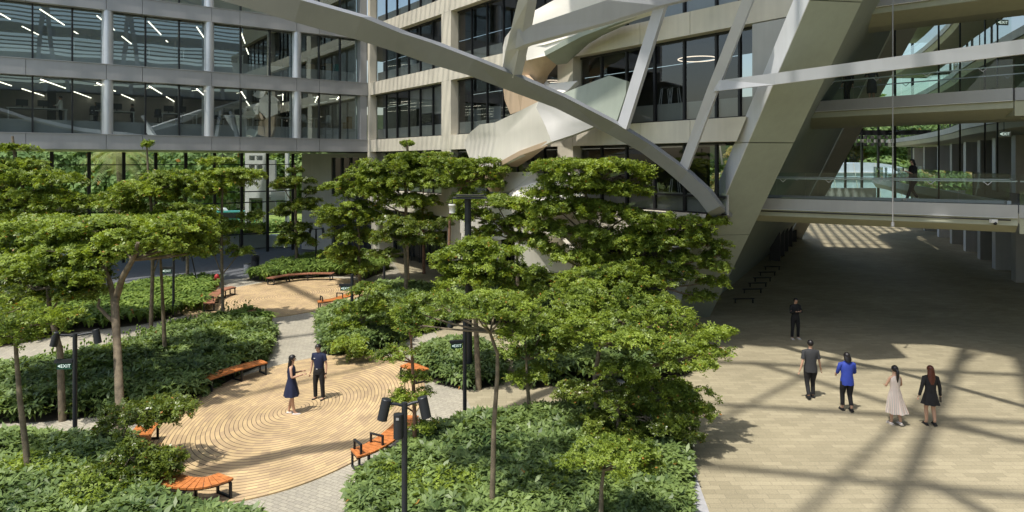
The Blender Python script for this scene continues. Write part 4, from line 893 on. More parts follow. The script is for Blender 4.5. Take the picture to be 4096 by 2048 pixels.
# the big forked tree
def forked():
    Y = 17.6; t = thing('forked_tree', gp(482, 1764), 'big forked tree with a wide flat dark green crown in the left foreground', 'tree', 'young layered trees in the garden beds')
    mb = MB(); A = [at(x, y, q) for x, y, q in ((482,1800,17.2),(478,1600,17.7),(470,1400,18.3),(462,1275,18.8),(458,1195,19.0))]; A[0].z = 0; Y = 19.2
    mb.tube(A, [.115, .105, .1, .1, .105], 10)
    L = [at(x, y, Y) for x, y in ((458,1200),(440,1130),(421,1075),(405,990))]; mb.tube(L, [.09, .07, .055, .035], 8)
    R_ = [at(x, y, Y-.2*i) for i, (x, y) in enumerate(((462,1200),(490,1110),(530,1040),(552,970)))]; mb.tube(R_, [.10, .085, .07, .045], 8)
    mb.tube([at(x, y, 18.8) for x, y in ((460,1290),(425,1260),(392,1225),(398,1195))], [.06, .05, .045, .03], 7)
    mb.build('trunk', M['bark'], t)
    pads = [(450,900,190,34,-.5),(650,880,170,36,1.3),(760,940,90,34,2.0),(300,900,190,34,.5),(560,960,150,34,-.6),(740,990,100,40,1.6),(330,1000,170,40,-.9),(700,930,150,40,1.8),(810,990,60,30,2.4),(250,960,150,44,.2),(60,1040,170,50,.2),(220,1130,150,40,-.4),(140,900,160,40,1.0),(60,960,170,45,.5),(180,1060,190,50,-.8),(340,1090,110,36,-1.5),(60,1120,160,50,0),(500,890,120,30,1.2)]
    AP, AN = [], []; lm = MB(); Y = 20.4
    for px, py, rx, rzp, dy in pads:
        c = at(px, py, Y+dy); R = rx*(Y+dy)/FP; p_, n_, cs = pad_points(c, R, rzp*Y/FP, int(620*R*R)+30); AP.append(p_); AN.append(n_)
        q = L[-2] if px < 430 else R_[2]
        hub = V(c)-V((0,0,.1)); lm.tube([q, (q+hub)/2+V((0,0,-.06)), hub], [.05, .035, .02], 6)
        for s in cs[:8]: lm.tube([hub, V(s[:3])], [.018, .008], 4, cap=False)
    lm.build('limbs', M['bark'], t); AP = np.concatenate(AP); AN = np.concatenate(AN)
    me = leafmesh('crown', rosettes(AP, AN, np.full(len(AP), .095), 5, .12, .55)); me.materials.append(M['leaf']); link('crown', me, t)
forked()
tree(14.8, [(122,1980),(105,1800),(80,1600),(66,1430),(60,1330)], [(40,1330,130,50),(150,1280,120,45),(-30,1230,160,60),(230,1250,90,30)], .075, 'slim pale trunk with sparse bare twigs at the lower left corner', leaf=.10, dens=.35)
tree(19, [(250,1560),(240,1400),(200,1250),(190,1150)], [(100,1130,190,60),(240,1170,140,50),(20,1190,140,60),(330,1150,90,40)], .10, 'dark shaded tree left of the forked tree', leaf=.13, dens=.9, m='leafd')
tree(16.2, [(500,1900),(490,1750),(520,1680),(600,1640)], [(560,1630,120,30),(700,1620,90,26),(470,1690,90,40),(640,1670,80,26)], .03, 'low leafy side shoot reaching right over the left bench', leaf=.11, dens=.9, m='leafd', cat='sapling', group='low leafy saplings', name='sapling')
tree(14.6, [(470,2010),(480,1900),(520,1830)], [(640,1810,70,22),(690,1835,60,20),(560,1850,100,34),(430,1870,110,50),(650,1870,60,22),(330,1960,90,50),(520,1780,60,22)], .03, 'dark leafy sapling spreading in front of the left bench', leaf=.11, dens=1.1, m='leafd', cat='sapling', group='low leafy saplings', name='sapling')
# centre back
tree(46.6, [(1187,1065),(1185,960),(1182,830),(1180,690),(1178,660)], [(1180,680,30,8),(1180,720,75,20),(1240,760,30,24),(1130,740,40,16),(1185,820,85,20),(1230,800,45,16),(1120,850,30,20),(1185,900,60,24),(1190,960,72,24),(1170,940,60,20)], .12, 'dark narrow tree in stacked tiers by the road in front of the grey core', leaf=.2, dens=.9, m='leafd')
tree(40.5, [(1630,1138),(1628,1000),(1624,860),(1622,700),(1630,600),(1628,560)], [(1628,572,28,12),(1640,625,90,20),(1560,655,130,34),(1720,640,110,26),(1450,700,100,34),(1600,720,160,44),(1740,690,130,36),(1480,760,120,36),(1620,790,130,34)], .13, 'tallest light green layered tree in the middle, in front of the stone wing', leaf=.17, dens=1.15)
tree(40, [(1438,1142),(1436,1000),(1430,840)], [(1360,740,80,28),(1400,830,130,50),(1330,870,80,34),(1480,860,90,36),(1400,930,110,44),(1360,1000,90,50),(1420,1060,70,30)], .11, 'bushy light green tree at the back edge of the far timber deck', leaf=.17, dens=1.1)
tree(44, [(1696,1092),(1694,950),(1690,820)], [(1700,620,110,20,-3),(1740,860,110,40),(1770,930,80,30),(1680,800,90,30)], .11, 'thin reddish trunked tree close to the stone wing', leaf=.17, dens=1.05, bark='barkr')
tree(33.5, [(1790,1230),(1795,1050),(1800,850),(1850,740)], [(1830,650,90,26),(1900,690,100,30),(1985,672,60,16),(1780,720,90,36),(1960,730,80,30),(1880,780,80,34),(1760,640,70,20),(1940,640,60,14)], .09, 'light tree whose red tinged twigs reach over the lower stair parapet', leaf=.15, dens=.9, bark='barkr')
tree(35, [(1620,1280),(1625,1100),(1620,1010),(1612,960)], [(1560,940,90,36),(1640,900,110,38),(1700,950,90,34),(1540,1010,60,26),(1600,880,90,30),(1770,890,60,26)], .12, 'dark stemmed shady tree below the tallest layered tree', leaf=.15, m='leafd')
tree(29.5, [(2075,1300),(2072,1200),(2070,1100),(2068,1030),(2080,960)], [(1980,800,120,34),(2080,810,100,30),(1900,850,90,34),(2040,880,110,40),(2140,850,80,36),(1960,920,80,34),(2100,950,80,34),(1870,800,70,30),(2180,900,60,30)], .11, 'round bright tree behind the tall black post', leaf=.16, dens=1.1)
tree(27, [(2377,1330),(2375,1100),(2372,950),(2340,760)], [(2340,650,200,28),(2230,660,110,36),(2460,660,120,34),(2560,700,50,50),(2300,720,160,44),(2200,760,110,40),(2420,740,130,44),(2280,820,150,46),(2420,840,120,44),(2380,920,120,40),(2500,860,90,40),(2200,900,90,44),(2160,970,70,34),(2480,960,130,50),(2300,1000,120,50),(2560,930,90,44),(2420,1030,120,44),(2540,760,70,34),(2220,820,100,40)], .12, 'large dark flat topped tree in front of the right windows of the stone wing', leaf=.15, dens=1.15)
tree(26.3, [(2655,1330),(2652,1150),(2655,1080),(2640,1000)], [(2740,880,110,28),(2850,880,60,28),(2640,900,80,26),(2680,950,130,36),(2820,960,90,34),(2600,970,80,36),(2730,1020,110,30),(2870,1010,50,24),(2560,1040,70,30),(2860,1120,60,20),(2800,1180,60,20),(2620,870,90,30),(2780,920,90,34),(2700,1080,110,34),(2850,1060,70,28),(2560,960,70,40),(2640,1110,90,36)], .11, 'tree beside the foot of the leaning leg', leaf=.14, dens=1.1)
tree(21.6, [(1915,1558),(1905,1330),(1900,1200),(1900,1090)], [(1900,970,100,26),(1850,1010,120,30),(2000,1000,110,32),(1960,1060,150,34),(1800,1060,80,30),(2080,1080,110,34),(1880,1110,140,30),(2120,1150,110,36)], .10, 'mid height tree just right of the tall black post', leaf=.14, dens=1.2)
tree(24, [(2460,1480),(2455,1300),(2450,1200)], [(2350,1090,110,28),(2480,1080,110,30),(2560,1120,100,32),(2300,1130,110,34),(2440,1160,150,36),(2620,1190,80,34),(2340,1220,120,36),(2540,1240,130,36)], .11, 'dense tree behind the big foreground tree, red flower tips', leaf=.14, dens=1.25)
# centre front
tree(13.4, [(1966,2140),(1972,1900),(1976,1700),(1990,1500),(1990,1416),(1960,1330)], [(1740,1200,120,34,.8),(1900,1190,130,38,0),(2030,1230,110,40,-.4),(1660,1240,90,44,.8),(1990,1180,110,30,1.0),(2120,1260,90,40,0),(1900,1250,90,30,-.6),(1640,1290,60,26,.4),(2060,1320,70,34,-.5)], .062, 'slender trunked tree rising from the bottom edge into a wide leafy crown', leaf=.085, dens=1.35)
tree(16.4, [(1660,1852),(1658,1650),(1650,1450),(1644,1357)], [(1660,1300,70,30),(1620,1250,60,26),(1550,1420,60,14),(1600,1400,70,14),(1660,1570,80,20),(1600,1600,50,14),(1650,1500,60,16),(1690,1700,60,14)], .06, 'thin trunked tree with wispy low twigs beside the near deck', leaf=.08, dens=.75, bark='barkr')
tree(18.6, [(2122,1710),(2112,1560),(2106,1440)], [(2100,1330,110,40),(2180,1300,110,40),(2060,1400,70,30),(2200,1390,100,36),(2080,1500,60,36),(2160,1480,70,30),(2260,1340,90,36)], .07, 'thin greenish trunked tree left of the big foreground tree', leaf=.10, dens=1.1)
tree(17.2, [(2400,1840),(2390,1650),(2380,1500),(2400,1380)], [(2300,1180,140,36,1),(2430,1240,150,40,.5),(2560,1210,120,36,1.5),(2680,1260,110,36,1),(2780,1330,110,34,.5),(2860,1400,70,26,0),(2880,1320,60,22,.6),(2330,1300,120,40,-.8),(2480,1330,150,34,-1.2),(2620,1370,140,38,-.8),(2740,1430,120,34,-.6),(2500,1470,120,34,-1),(2620,1540,150,44,0),(2760,1560,110,36,0),(2480,1600,130,50,.6),(2700,1640,110,46,-.4),(2800,1640,60,26,-.5),(2260,1240,100,40,0),(2400,1150,130,34,1.5)], .10, 'biggest dense foreground tree spreading over the plaza edge', leaf=.105, dens=1.25)
tree(16.4, [(2480,1800),(2470,1650),(2480,1560)], [(2600,1660,120,40),(2500,1700,110,50),(2740,1720,70,36),(2380,1680,110,50),(2420,1560,140,50),(2300,1560,80,44)], .07, 'low shaded tree inside the shadow of the big foreground tree', leaf=.10, dens=1.1, m='leafd')
tree(12.6, [(2404,2170),(2404,2050),(2406,1950),(2415,1880)], [(2420,1780,110,30,.2),(2540,1800,90,30,-.1),(2320,1830,70,30,0),(2460,1840,110,30,-.3),(2600,1850,45,22,0)], .06, 'bright small crowned tree at the bottom right of the garden', leaf=.095, dens=1.2)
tree(14.2, [(2240,2000),(2235,1900)], [(2240,1650,60,20),(2180,1600,60,20)], .03, 'thin sapling beside the small crowned tree', leaf=.09, dens=.6) if False else None
tree(27, [(1440,1390),(1438,1330),(1436,1290)], [(1450,1230,90,34),(1520,1200,80,34),(1400,1290,70,28),(1560,1270,70,28),(1390,1360,70,30),(1480,1150,80,24)], .07, 'bushy small tree in the hedge right of the path', leaf=.13, dens=1.1)
tree(24.5, [(1400,1420),(1398,1380)], [(1400,1370,80,34),(1440,1410,50,18)], .04, 'bright shrub hanging over the far rim of the near deck', leaf=.11, dens=1.2, cat='sapling', group='low leafy saplings', name='sapling')
st_ = thing('tree_stake', gp(782, 1130), 'thin dark stake propping the tree at the road edge', 'stake'); MB().bar(gp(790, 1135), at(757, 985, 40), .05, .05).build('stake_rod', M['dark'], st_)
# ============================================================ PLANTING BEDS
def inpoly(x, y, P):
    c = np.zeros(len(x), bool); n = len(P)
    for i in range(n):
        x1, y1 = P[i]; x2, y2 = P[(i+1) % n]
        h = ((y1 > y) != (y2 > y)) & (x < (x2-x1)*(y-y1)/(y2-y1+1e-12)+x1); c ^= h
    return c
def edged(x, y, P):
    d = np.full(len(x), 1e9); n = len(P)
    for i in range(n):
        ax, ay = P[i]; bx_, by = P[(i+1) % n]; L = (bx_-ax)**2+(by-ay)**2+1e-9
        t = np.clip(((x-ax)*(bx_-ax)+(y-ay)*(by-ay))/L, 0, 1); d = np.minimum(d, np.hypot(x-ax-t*(bx_-ax), y-ay-t*(by-ay)))
    return d
WV = RS.rand(12, 4)
def hnoise(x, y):
    s = np.zeros(len(x))
    for a, b, c, e in WV: s += np.sin(x*(a-.5)*5+y*(b-.5)*5+c*6.3)*(.4+e)
    return s/6
def bed(pp, name, kindm, h, dens, leaf, nl, strap=False):
    if not strap: leaf *= .95; dens *= 1.25; h *= .85
    """pp: photo pixels of the bed outline on the ground"""
    P = [tuple(gp(*q)[:2]) for q in pp]
    xs = [p[0] for p in P]; ys = [p[1] for p in P]; A = (max(xs)-min(xs))*(max(ys)-min(ys)); n = int(A*dens)
    x = RS.uniform(min(xs), max(xs), n); y = RS.uniform(min(ys), max(ys), n); k = inpoly(x, y, P); x, y = x[k], y[k]
    e = np.clip(edged(x, y, P)/.35, 0, 1); H = h*(.55+.45*np.sqrt(e))*(1+.34*hnoise(x*1.3, y*1.3))
    u = 1-RS.rand(len(x))**2.2*np.where(e < .9, .85, .4); z = H*u
    PP = np.stack([x, y, z], 1); NN = RS.normal(size=(len(x), 3))*.28+np.array([0, 0, 1])
    if strap: z = np.full(len(x), .05); PP[:, 2] = .05+.1*RS.rand(len(x)); NN = RS.normal(size=(len(x), 3))*.15+np.array([0, 0, 1]); vs = straps(PP, leaf, nl)
    else: vs = rosettes(PP, NN, leaf*(.7+.6*RS.rand(len(x))), nl, .30, .36, jit=.1)
    me = leafmesh(name, vs); me.materials.append(M[kindm]); link(name, me, kind='stuff')
    so_ = [(p[0], p[1]) for p in P]; sheet('planting_soil', so_, M['soil'], .012)
def straps(P, L0, nl):
    k = len(P); out = []
    for j in range(nl):
        t = RS.rand(k)*2*pi; d = np.stack([np.cos(t), np.sin(t), np.zeros(k)], 1); s = np.stack([-np.sin(t), np.cos(t), np.zeros(k)], 1)
        L = (L0*(.7+.6*RS.rand(k)))[:, None]; up = np.array([0, 0, 1.0]); w = .045+.03*RS.rand(k)[:, None]; f = .35+.5*RS.rand(k)[:, None]
        a = P; b = P+d*L*.35*f+up*L*.75; c = P+d*L*(.55+.4*f)+up*L*(.85-.45*f)
        out.append(np.stack([a-s*w*.4, a+s*w*.4, b+s*w, b-s*w], 1)); out.append(np.stack([b-s*w, b+s*w, c+s*w*.15, c-s*w*.15], 1))
    return np.concatenate(out).reshape(-1, 3)
B1 = [(-150,1580),(0,1530),(280,1480),(530,1410),(697,1350),(900,1310),(1104,1330),(1090,1400),(1062,1455),(960,1500),(850,1560),(790,1610),(700,1660),(600,1668),(349,1670),(150,1690),(-150,1700)]
bed(B1, 'umbrella_plant_bed', 'leafh', .75, 62, .22, 8)
B2 = [(-300,1840),(0,1800),(200,1800),(420,1810),(560,1800),(560,1900),(590,1990),(700,2060),(860,2090),(1040,2140),(1060,2300),(-500,2300)]
bed(B2, 'umbrella_plant_bed', 'leafh', .75, 110, .20, 8)
B3 = [(1395,2000),(1470,1935),(1560,1880),(1640,1800),(1700,1750),(1860,1730),(2100,1700),(2300,1640),(2520,1600),(2700,1640),(2740,1760),(2760,1880),(2765,2080),(2700,2400),(1500,2400),(1400,2100)]
bed(B3, 'umbrella_plant_bed', 'leafh', .72, 120, .19, 8)
B4 = [(1262,1290),(1275,1350),(1283,1412),(1340,1425),(1465,1420),(1560,1390),(1671,1340),(1833,1300),(1900,1230),(1780,1180),(1560,1160),(1500,1170),(1470,1210),(1400,1250)]
bed(B4, 'umbrella_plant_bed', 'leafh', .75, 55, .24, 8)
B5 = [(1650,1470),(1690,1510),(1760,1540),(1862,1560),(1995,1545),(2030,1500),(1980,1430),(1860,1400),(1740,1400)]
bed(B5, 'umbrella_plant_bed', 'leafh', .7, 85, .22, 8)
B8 = [(2080,1560),(2200,1545),(2560,1540),(2750,1500),(2830,1440),(2760,1390),(2560,1330),(2300,1330),(2100,1420),(2060,1480)]
bed(B8, 'umbrella_plant_bed', 'leafh', .8, 60, .22, 8)
B9 = [(1940,1300),(2300,1290),(2560,1270),(2620,1210),(2560,1150),(2200,1130),(1900,1130),(1800,1160)]
bed(B9, 'umbrella_plant_bed', 'leafh', .8, 30, .26, 8)
B6 = [(-300,1440),(0,1390),(300,1330),(560,1300),(700,1270),(830,1240),(850,1180),(880,1140),(820,1128),(610,1150),(300,1210),(0,1280),(-300,1360)]
bed(B6, 'lily_bed', 'leafl', .6, 13, .55, 9, True)
B7 = [(985,1120),(1060,1132),(1150,1120),(1330,1105),(1420,1108),(1460,1120),(1560,1075),(1500,1040),(1380,1020),(1250,1040),(1100,1075)]
bed(B7, 'lily_bed', 'leafl', .6, 12, .65, 9, True)
B10 = [(-200,1500),(0,1462),(280,1400),(530,1345),(720,1290),(860,1262),(1000,1290),(900,1312),(697,1345),(530,1400),(280,1470),(0,1520)]
bed([(0,1505),(280,1462),(530,1395),(700,1330),(900,1290),(1000,1262),(1090,1300),(900,1312),(697,1350),(530,1410),(280,1480),(0,1530)], 'lily_bed', 'leafl', .5, 14, .5, 8, True)
for px, py, rx in ((180,1960,240),(420,2040,200),(1750,2020,200),(1560,2000,110),(2180,2010,170),(1420,1300,80),(430,1480,150),(900,1370,120)):
    g_ = gp(px, py); R_2 = rx*g_.y/FP; k_ = int(240*R_2*R_2); r_ = R_2*np.sqrt(RS.rand(k_)); t_ = RS.rand(k_)*2*pi; sq = .55+.45*RS.rand(k_)
    PP = np.stack([g_.x+r_*np.cos(t_), g_.y+r_*np.sin(t_)*.8, .38+.42*sq*(1-.5*(r_/R_2)**2)], 1)
    me = leafmesh('pale_groundcover', rosettes(PP, RS.normal(size=(k_, 3))*.5+np.array([0,0,1]), np.full(k_, .085), 6, .2, .5)); me.materials.append(M['leaf']); link('pale_groundcover', me, kind='stuff')
# lily buds on stalks
bd = MB()
for i in range(130):
    u = random.random(); px, py = (150+u*850, 1500-u*235+random.uniform(-14, 14)); p = gp(px, py); h = random.uniform(.45, .8); q = p+V((random.uniform(-.06,.06), 0, h))
    bd.tube([p, q], [.008, .006], 4, cap=False); bd.ball(q, .035, 6, 5, (1, 1, 1.5))
bd.build('lily_buds', M['leafl'], kind='stuff')
# shrubs in the planter beyond the glass
vs = []
for (x0, x1, Yp) in ((760, 960, 56.4), (965, 1068, 57.6)):
    a, b = at(x0, 940, Yp), at(x1, 940, Yp+.5); n = 240; u = RS.rand(n)[:, None]; A_, B_ = np.array(a), np.array(b)
    P = A_+(B_-A_)*u+RS.normal(size=(n, 3))*np.array([.1, .25, .0]); P[:, 2] = 1.1+RS.rand(n)*.9*(.6+.4*np.sin(P[:, 0]*2))
    vs.append(rosettes(P, RS.normal(size=(n, 3))*.4+np.array([0,0,1]), np.full(n, .38), 7, .2, .4))
me = leafmesh('planter_shrubs', np.concatenate(vs)); me.materials.append(M['leafl']); link('planter_shrubs', me, kind='stuff')
# ============================================================ BACKGROUND WOOD AND PALM
def wood(name, blobs, n, leaf, m):
    AP, AN = [], []
    for cx, cy, cz, rx, rz in blobs:
        k = int(n*rx*rz); d = RS.normal(size=(k, 3)); d /= np.linalg.norm(d, axis=1, keepdims=True); d[:, 1] = -np.abs(d[:, 1])
        s = (.7+.35*RS.rand(k))[:, None]; AP.append(np.array([cx, cy, cz])+d*s*np.array([rx, rx*.6, rz])); AN.append(d+np.array([0, 0, .6])+RS.normal(size=(k, 3))*.3)
    AP = np.concatenate(AP); me = leafmesh(name, rosettes(AP, np.concatenate(AN), np.full(len(AP), leaf), 5, .15, .6)); me.materials.append(M[m]); link(name, me, kind='stuff')
bl = [(random.uniform(-78, -22), random.uniform(92, 118), random.uniform(1, 10), random.uniform(3, 6), random.uniform(2.5, 4.5)) for _ in range(75)]
wood('woodland', bl, 14, .75, 'leafw')
bl = [(random.uniform(40, 82), random.uniform(112, 135), random.uniform(2, 15), random.uniform(3.5, 6.5), random.uniform(3, 5)) for _ in range(95)]
wood('woodland', bl[:75], 13, .8, 'leafw'); wood('woodland', bl[75:], 13, .7, 'leafo')
bk_ = MB()
for x0, x1, y, z in ((-95, -18, 122, 16), (36, 95, 140, 15)):
    xs = np.linspace(x0, x1, 16); 
    for a, b in zip(xs, xs[1:]): bk_.add([(a, y+random.uniform(-2,2), 0), (b, y+random.uniform(-2,2), 0), (b, y+6, z), (a, y+6, z)], [(0,1,2,3)])
bk_.build('wooded_hill', mat('shaded_wood', (.02, .04, .012), .95, var=.5, scale=.6), kind='structure')
pc = at(475, 612, 80); pt = thing('palm_tree', (pc.x, pc.y, 0), 'large date palm with drooping yellow green fronds beyond the lobby glass', 'palm')
MB().tube([(pc.x, pc.y, 0), (pc.x+.2, pc.y, 4), (pc.x, pc.y, pc.z)], [.45, .35, .32], 10).build('trunk', M['bark'], pt)
fr = []
for i in range(24):
    t = 2*pi*i/24+random.uniform(-.1, .1); el = random.uniform(-.1, 1.1); L = random.uniform(3.4, 4.8); prev = V(pc)
    d = V((cos(t), sin(t), 0)); pts = [V(pc)+d*L*s*cos(el*(1-s*.6))+V((0,0,1))*(L*s*sin(el)-L*s*s*(.75+.35*el)) for s in [q/9 for q in range(10)]]
    for a, b in zip(pts, pts[1:]):
        ax = (b-a).normalized(); sd2 = ax.cross(V((0,0,1))).normalized()
        for k in range(3):
            p = a+(b-a)*(k/3)
            for s in (-1, 1):
                tip = p+sd2*s*.55+ax*.3-V((0,0,.28)); wv = ax*.035; fr += [p-wv, p+wv, tip+wv*.3, tip-wv*.3]
me = leafmesh('fronds', np.array([tuple(v) for v in fr])); me.materials.append(M['palm']); link('fronds', me, pt)
# hedge line on the far side of the back road seen through the lobby glass
wood('shrub_mass', [(-30+i*1.6, 68+i*.6, .6, 1.3, .9) for i in range(10)], 60, .3, 'leafl')
# ============================================================ BENCHES
def bench(pp, lab, wd=.5, arms=0, m='wood', group='curved timber benches round the decks', zh=.45, legn=3):
    P = [gp(x, y, zh) for x, y in pp]
    if len(P) == 2: P.insert(1, (P[0]+P[1])/2)
    A, B, C_ = P; Bc = B*2-(A+C_)*.5
    def cv(u): return A*(1-u)**2+Bc*2*u*(1-u)+C_*u*u
    def fr_(u):
        p = cv(u); d = (cv(min(1, u+.01))-cv(max(0, u-.01))).normalized(); return p, d, V((-d.y, d.x, 0))
    L = sum((cv((i+1)/20)-cv(i/20)).length for i in range(20)); t = thing('curved_bench', (B.x, B.y, 0), lab, 'bench', group)
    n = max(5, int(L/.135)); mb = MB()
    for i in range(n):
        q = []
        for u in ((i+.04)/n, (i+.93)/n):
            p, d, nn = fr_(u); q.append((p-nn*wd/2, p+nn*wd/2))
        j = random.uniform(-.002, .002)
        z0, z1 = V((0,0,-.04+j)), V((0,0,j)); a, b, c, e = q[0][0], q[1][0], q[1][1], q[0][1]
        mb.hexa([a+z0, b+z0, c+z0, e+z0, a+z1, b+z1, c+z1, e+z1])
    mb.build('seat', M[m], t)
    for s in (-.38, .38):
        rl = MB()
        pts = [fr_(i/12) for i in range(13)]; rl_ = [p+nn*wd*s-V((0,0,.06)) for p, d, nn in pts]
        for a, b in zip(rl_, rl_[1:]): rl.bar(a, b, .04, .035)
        rl.build('rail', M['black'], t)
    for i in range(legn):
        p, d, nn = fr_(.03+.94*i/(legn-1)); g = MB(); a, b = p-nn*wd*.44-V((0,0,.08)), p+nn*wd*.44-V((0,0,.08))
        for q in (a, b): g.bar(q, V((q.x, q.y, .03)), .055, .045, up=d)
        g.bar(V((a.x, a.y, .055)), V((b.x, b.y, .055)), .045, .045); g.bar(a, b, .045, .04); g.build('leg', M['black'], t)
    for i in range(arms):
        p, d, nn = fr_(.06+.30*i); g = MB(); a, b = p-nn*wd*.36, p+nn*wd*.36; h = V((0,0,.22))
        g.bar(a-V((0,0,.02)), a+h, .035, .05, up=d); g.bar(b-V((0,0,.02)), b+h, .035, .05, up=d); g.bar(a+h-nn*.02, b+h+nn*.02, .05, .035); g.build('armrest', M['black'], t)
    return t
bench([(818,1512),(950,1470),(1058,1443)], 'orange timber bench at the upper left rim of the near deck')
bench([(560,1800),(560,1745),(598,1690)], 'orange timber bench at the left rim of the near deck, half behind leaves')
bench([(625,1885),(760,1930),(905,1900)], 'orange timber bench at the bottom left of the near deck, nearest the camera', legn=3)
bench([(1415,1810),(1540,1755),(1640,1660)], 'orange timber bench with two black armrests at the lower right of the near deck', arms=2, legn=4)
bench([(1620,1455),(1655,1465),(1690,1480)], 'short orange timber bench at the upper right of the near deck', legn=2)
bench([(1078,1112),(1190,1095),(1335,1092)], 'long brown bench along the back rim of the far deck', m='woodd', legn=4)
bench([(835,1213),(868,1168),(935,1146)], 'grey brown bench at the left rim of the far deck', m='woodd', legn=4, arms=1)
bench([(932,1238),(990,1240),(1048,1238)], 'short brown bench at the front rim of the far deck', m='woodd', legn=3)
bench([(1270,1205),(1390,1180),(1480,1130)], 'orange bench with two armrests at the right rim of the far deck', arms=2, legn=4)
# ============================================================ LAMP POSTS with exit signs
def lamp(base, top, lab, heads=((-1, .36),(1, .42)), sgn=None, r=.055, spot=False, rz=0, hs=1.0):
    B = gp(*base); ztop = EH-(top-HY)*B.y/FP
    t = thing('lamp_post', B, lab, 'lamp post', 'black garden lamp posts')
    MB().tube([B, B+V((0,0,ztop))], [r, r], 14).build('pole', M['black'], t)
    for s, L in heads:
        a = B+V((0, 0, ztop-.06)); b = a+V((s*L*cos(rz), s*L*sin(rz), .06)); am = MB(); am.tube([a, (a+b)/2+V((0,0,.01)), b], [.028, .028, .028], 8); am.build('arm', M['black'], t)
        d = V((s*.22, -.05, -1)).normalized(); c0 = b+V((s*.05, 0, .07)); hd = MB(); hd.tube([c0, c0+d*.36*hs], [.088*hs, .088*hs], 16); hd.tube([c0-d*.012, c0], [.08*hs, .092*hs], 16); hd.build('lamp_head', M['black'], t)
    if spot:
        c = B+V((-.1, -.06, ztop-.18)); h = MB(); h.tube([c, c+V((0,0,-.42))], [.085, .085], 14); h.build('lamp_head', M['black'], t)
        MB().box(c+V((.0, -.085, -.06)), (.05, .012, .04)).build('badge', M['grey'], t)
    if sgn:
        zx, side, wd, rzz = sgn; z = EH-(zx-HY)*B.y/FP; R = Matrix.Rotation(rzz, 3, 'Z'); c = B+R@V((side*(wd/2+.05), 0, 0))+V((0,0,z))
        MB().box(c+V((0,0,wd*.30)), (wd*1.05, .11, wd*.2), rz=rzz).build('sign_housing', M['black'], t)
        MB().box(c, (wd*.86, .025, wd*.42), rz=rzz).build('sign_panel', M['exit'], t)
        exit_text(t, c+R@V((0, -.017, 0)), wd*.86, rzz)
    return t
lamp((300,1765), 1335, 'lamp post in the left bed with two drooping heads and a shaded EXIT sign', sgn=(1462, -1, .42, .1), rz=.35)
lamp((1618,2286), 1610, 'nearest lamp post with two tilted heads and a third hanging head, at the bottom edge', heads=((-1, .26), (1, .26)), spot=True, r=.052, rz=.2)
lamp((1859,1690), 1268, 'lamp post with green EXIT sign standing beside the tall black post', heads=((-1, .28),), sgn=(1380, -1, .36, .25))
lamp((1408,1299), 1096, 'lamp post with green EXIT sign between the far deck and the hedge', heads=(), sgn=(1153, -1, .5, 0), r=.07)
lamp((694,1268), 1020, 'lamp post with partly hidden EXIT sign in the lily bed near the road', heads=((1, .35),), sgn=(1083, -1, .5, .1), r=.055)
lamp((1264,1065), 915, 'thin lamp post by the grey core at the end of the road', heads=((-1, .3),(1, .4)), r=.06)
lamp((1537,1160), 1064, 'short dark post in the planting behind the far deck', heads=(), r=.07)
tp_ = thing('equipment_mast', gp(1877, 1520), 'tall thick black mast with a flat dark plate on top and a camera halfway up', 'mast')
B = gp(1877, 1520); MB().tube([B, B+V((-.05,0,5.98))], [.11, .11], 18).build('pole', M['black'], tp_)
MB().box(B+V((.02, 0, 6.02)), (1.1, .7, .05), rz=.1).build('top_plate', M['black'], tp_); MB().box(B+V((.02, 0, 6.1)), (.9, .55, .04), rz=.1).build('solar_panel', M['dark'], tp_)
MB().box(B+V((.12, -.12, 1.72)), (.34, .14, .1)).build('camera', M['black'], tp_); MB().cyl(B+V((0,0,.0)), B+V((0,0,.06)), .2, 16).build('base_plate', M['grey'], tp_)
sn = thing('weather_sensor', at(1809, 835, 22.6), 'white ribbed cylinder hanging beside the top of the black mast', 'sensor'); c = at(1809, 835, 22.6); q = MB()
q.tube([c+V((0,0,.16)), c+V((0,0,.10)), c+V((0,0,.095)), c+V((0,0,-.14))], [.12, .13, .11, .10], 16); q.build('housing', M['white'], sn); MB().tube([c+V((0,0,.12)), c+V((0,0,.16))], [.128, .12], 16).build('lid', M['white'], sn)
MB().bar(c+V((0,0,.15)), V((c.x, c.y, 6.0)), .03, .03).build('hanger', M['dark'], sn); MB().bar((c.x, c.y, 6.0), (B.x, B.y, 6.0), .03, .03).build('arm', M['dark'], sn)
# bollards, bin, hydrant
p = gp(1021, 1072); k = thing('bollard', p, 'squat black bollard light at the tip of the lily bed', 'bollard'); q = MB(); q.tube([p, p+V((0,0,.55))], [.26, .26], 18); q.build('post', M['black'], k)
q = MB(); [q.cyl(p+V((0,0,.58+i*.07)), p+V((0,0,.61+i*.07)), .29, 18) for i in range(4)]; q.cyl(p+V((0,0,.86)), p+V((0,0,.92)), .24, 18); q.build('louvred_head', M['black'], k)
p = gp(989, 1090); k = thing('litter_bin', p, 'small round steel bin left of the black bollard', 'bin'); MB().cyl(p, p+V((0,0,.55)), .22, 16).build('drum', M['colm'], k); MB().cyl(p+V((0,0,.555)), p+V((0,0,.6)), .23, 16).build('lid', M['dark'], k)
p = gp(867, 1150); k = thing('fire_hydrant', p, 'small red hydrant beside the grey brown bench', 'hydrant'); q = MB(); q.tube([p, p+V((0,0,.5)), p+V((0,0,.55)), p+V((0,0,.7)), p+V((0,0,.78))], [.1, .1, .14, .12, .04], 12); q.build('barrel', M['red'], k); MB().cyl(p+V((-.17,0,.5)), p+V((.17,0,.5)), .05, 10).build('outlet', M['red'], k)
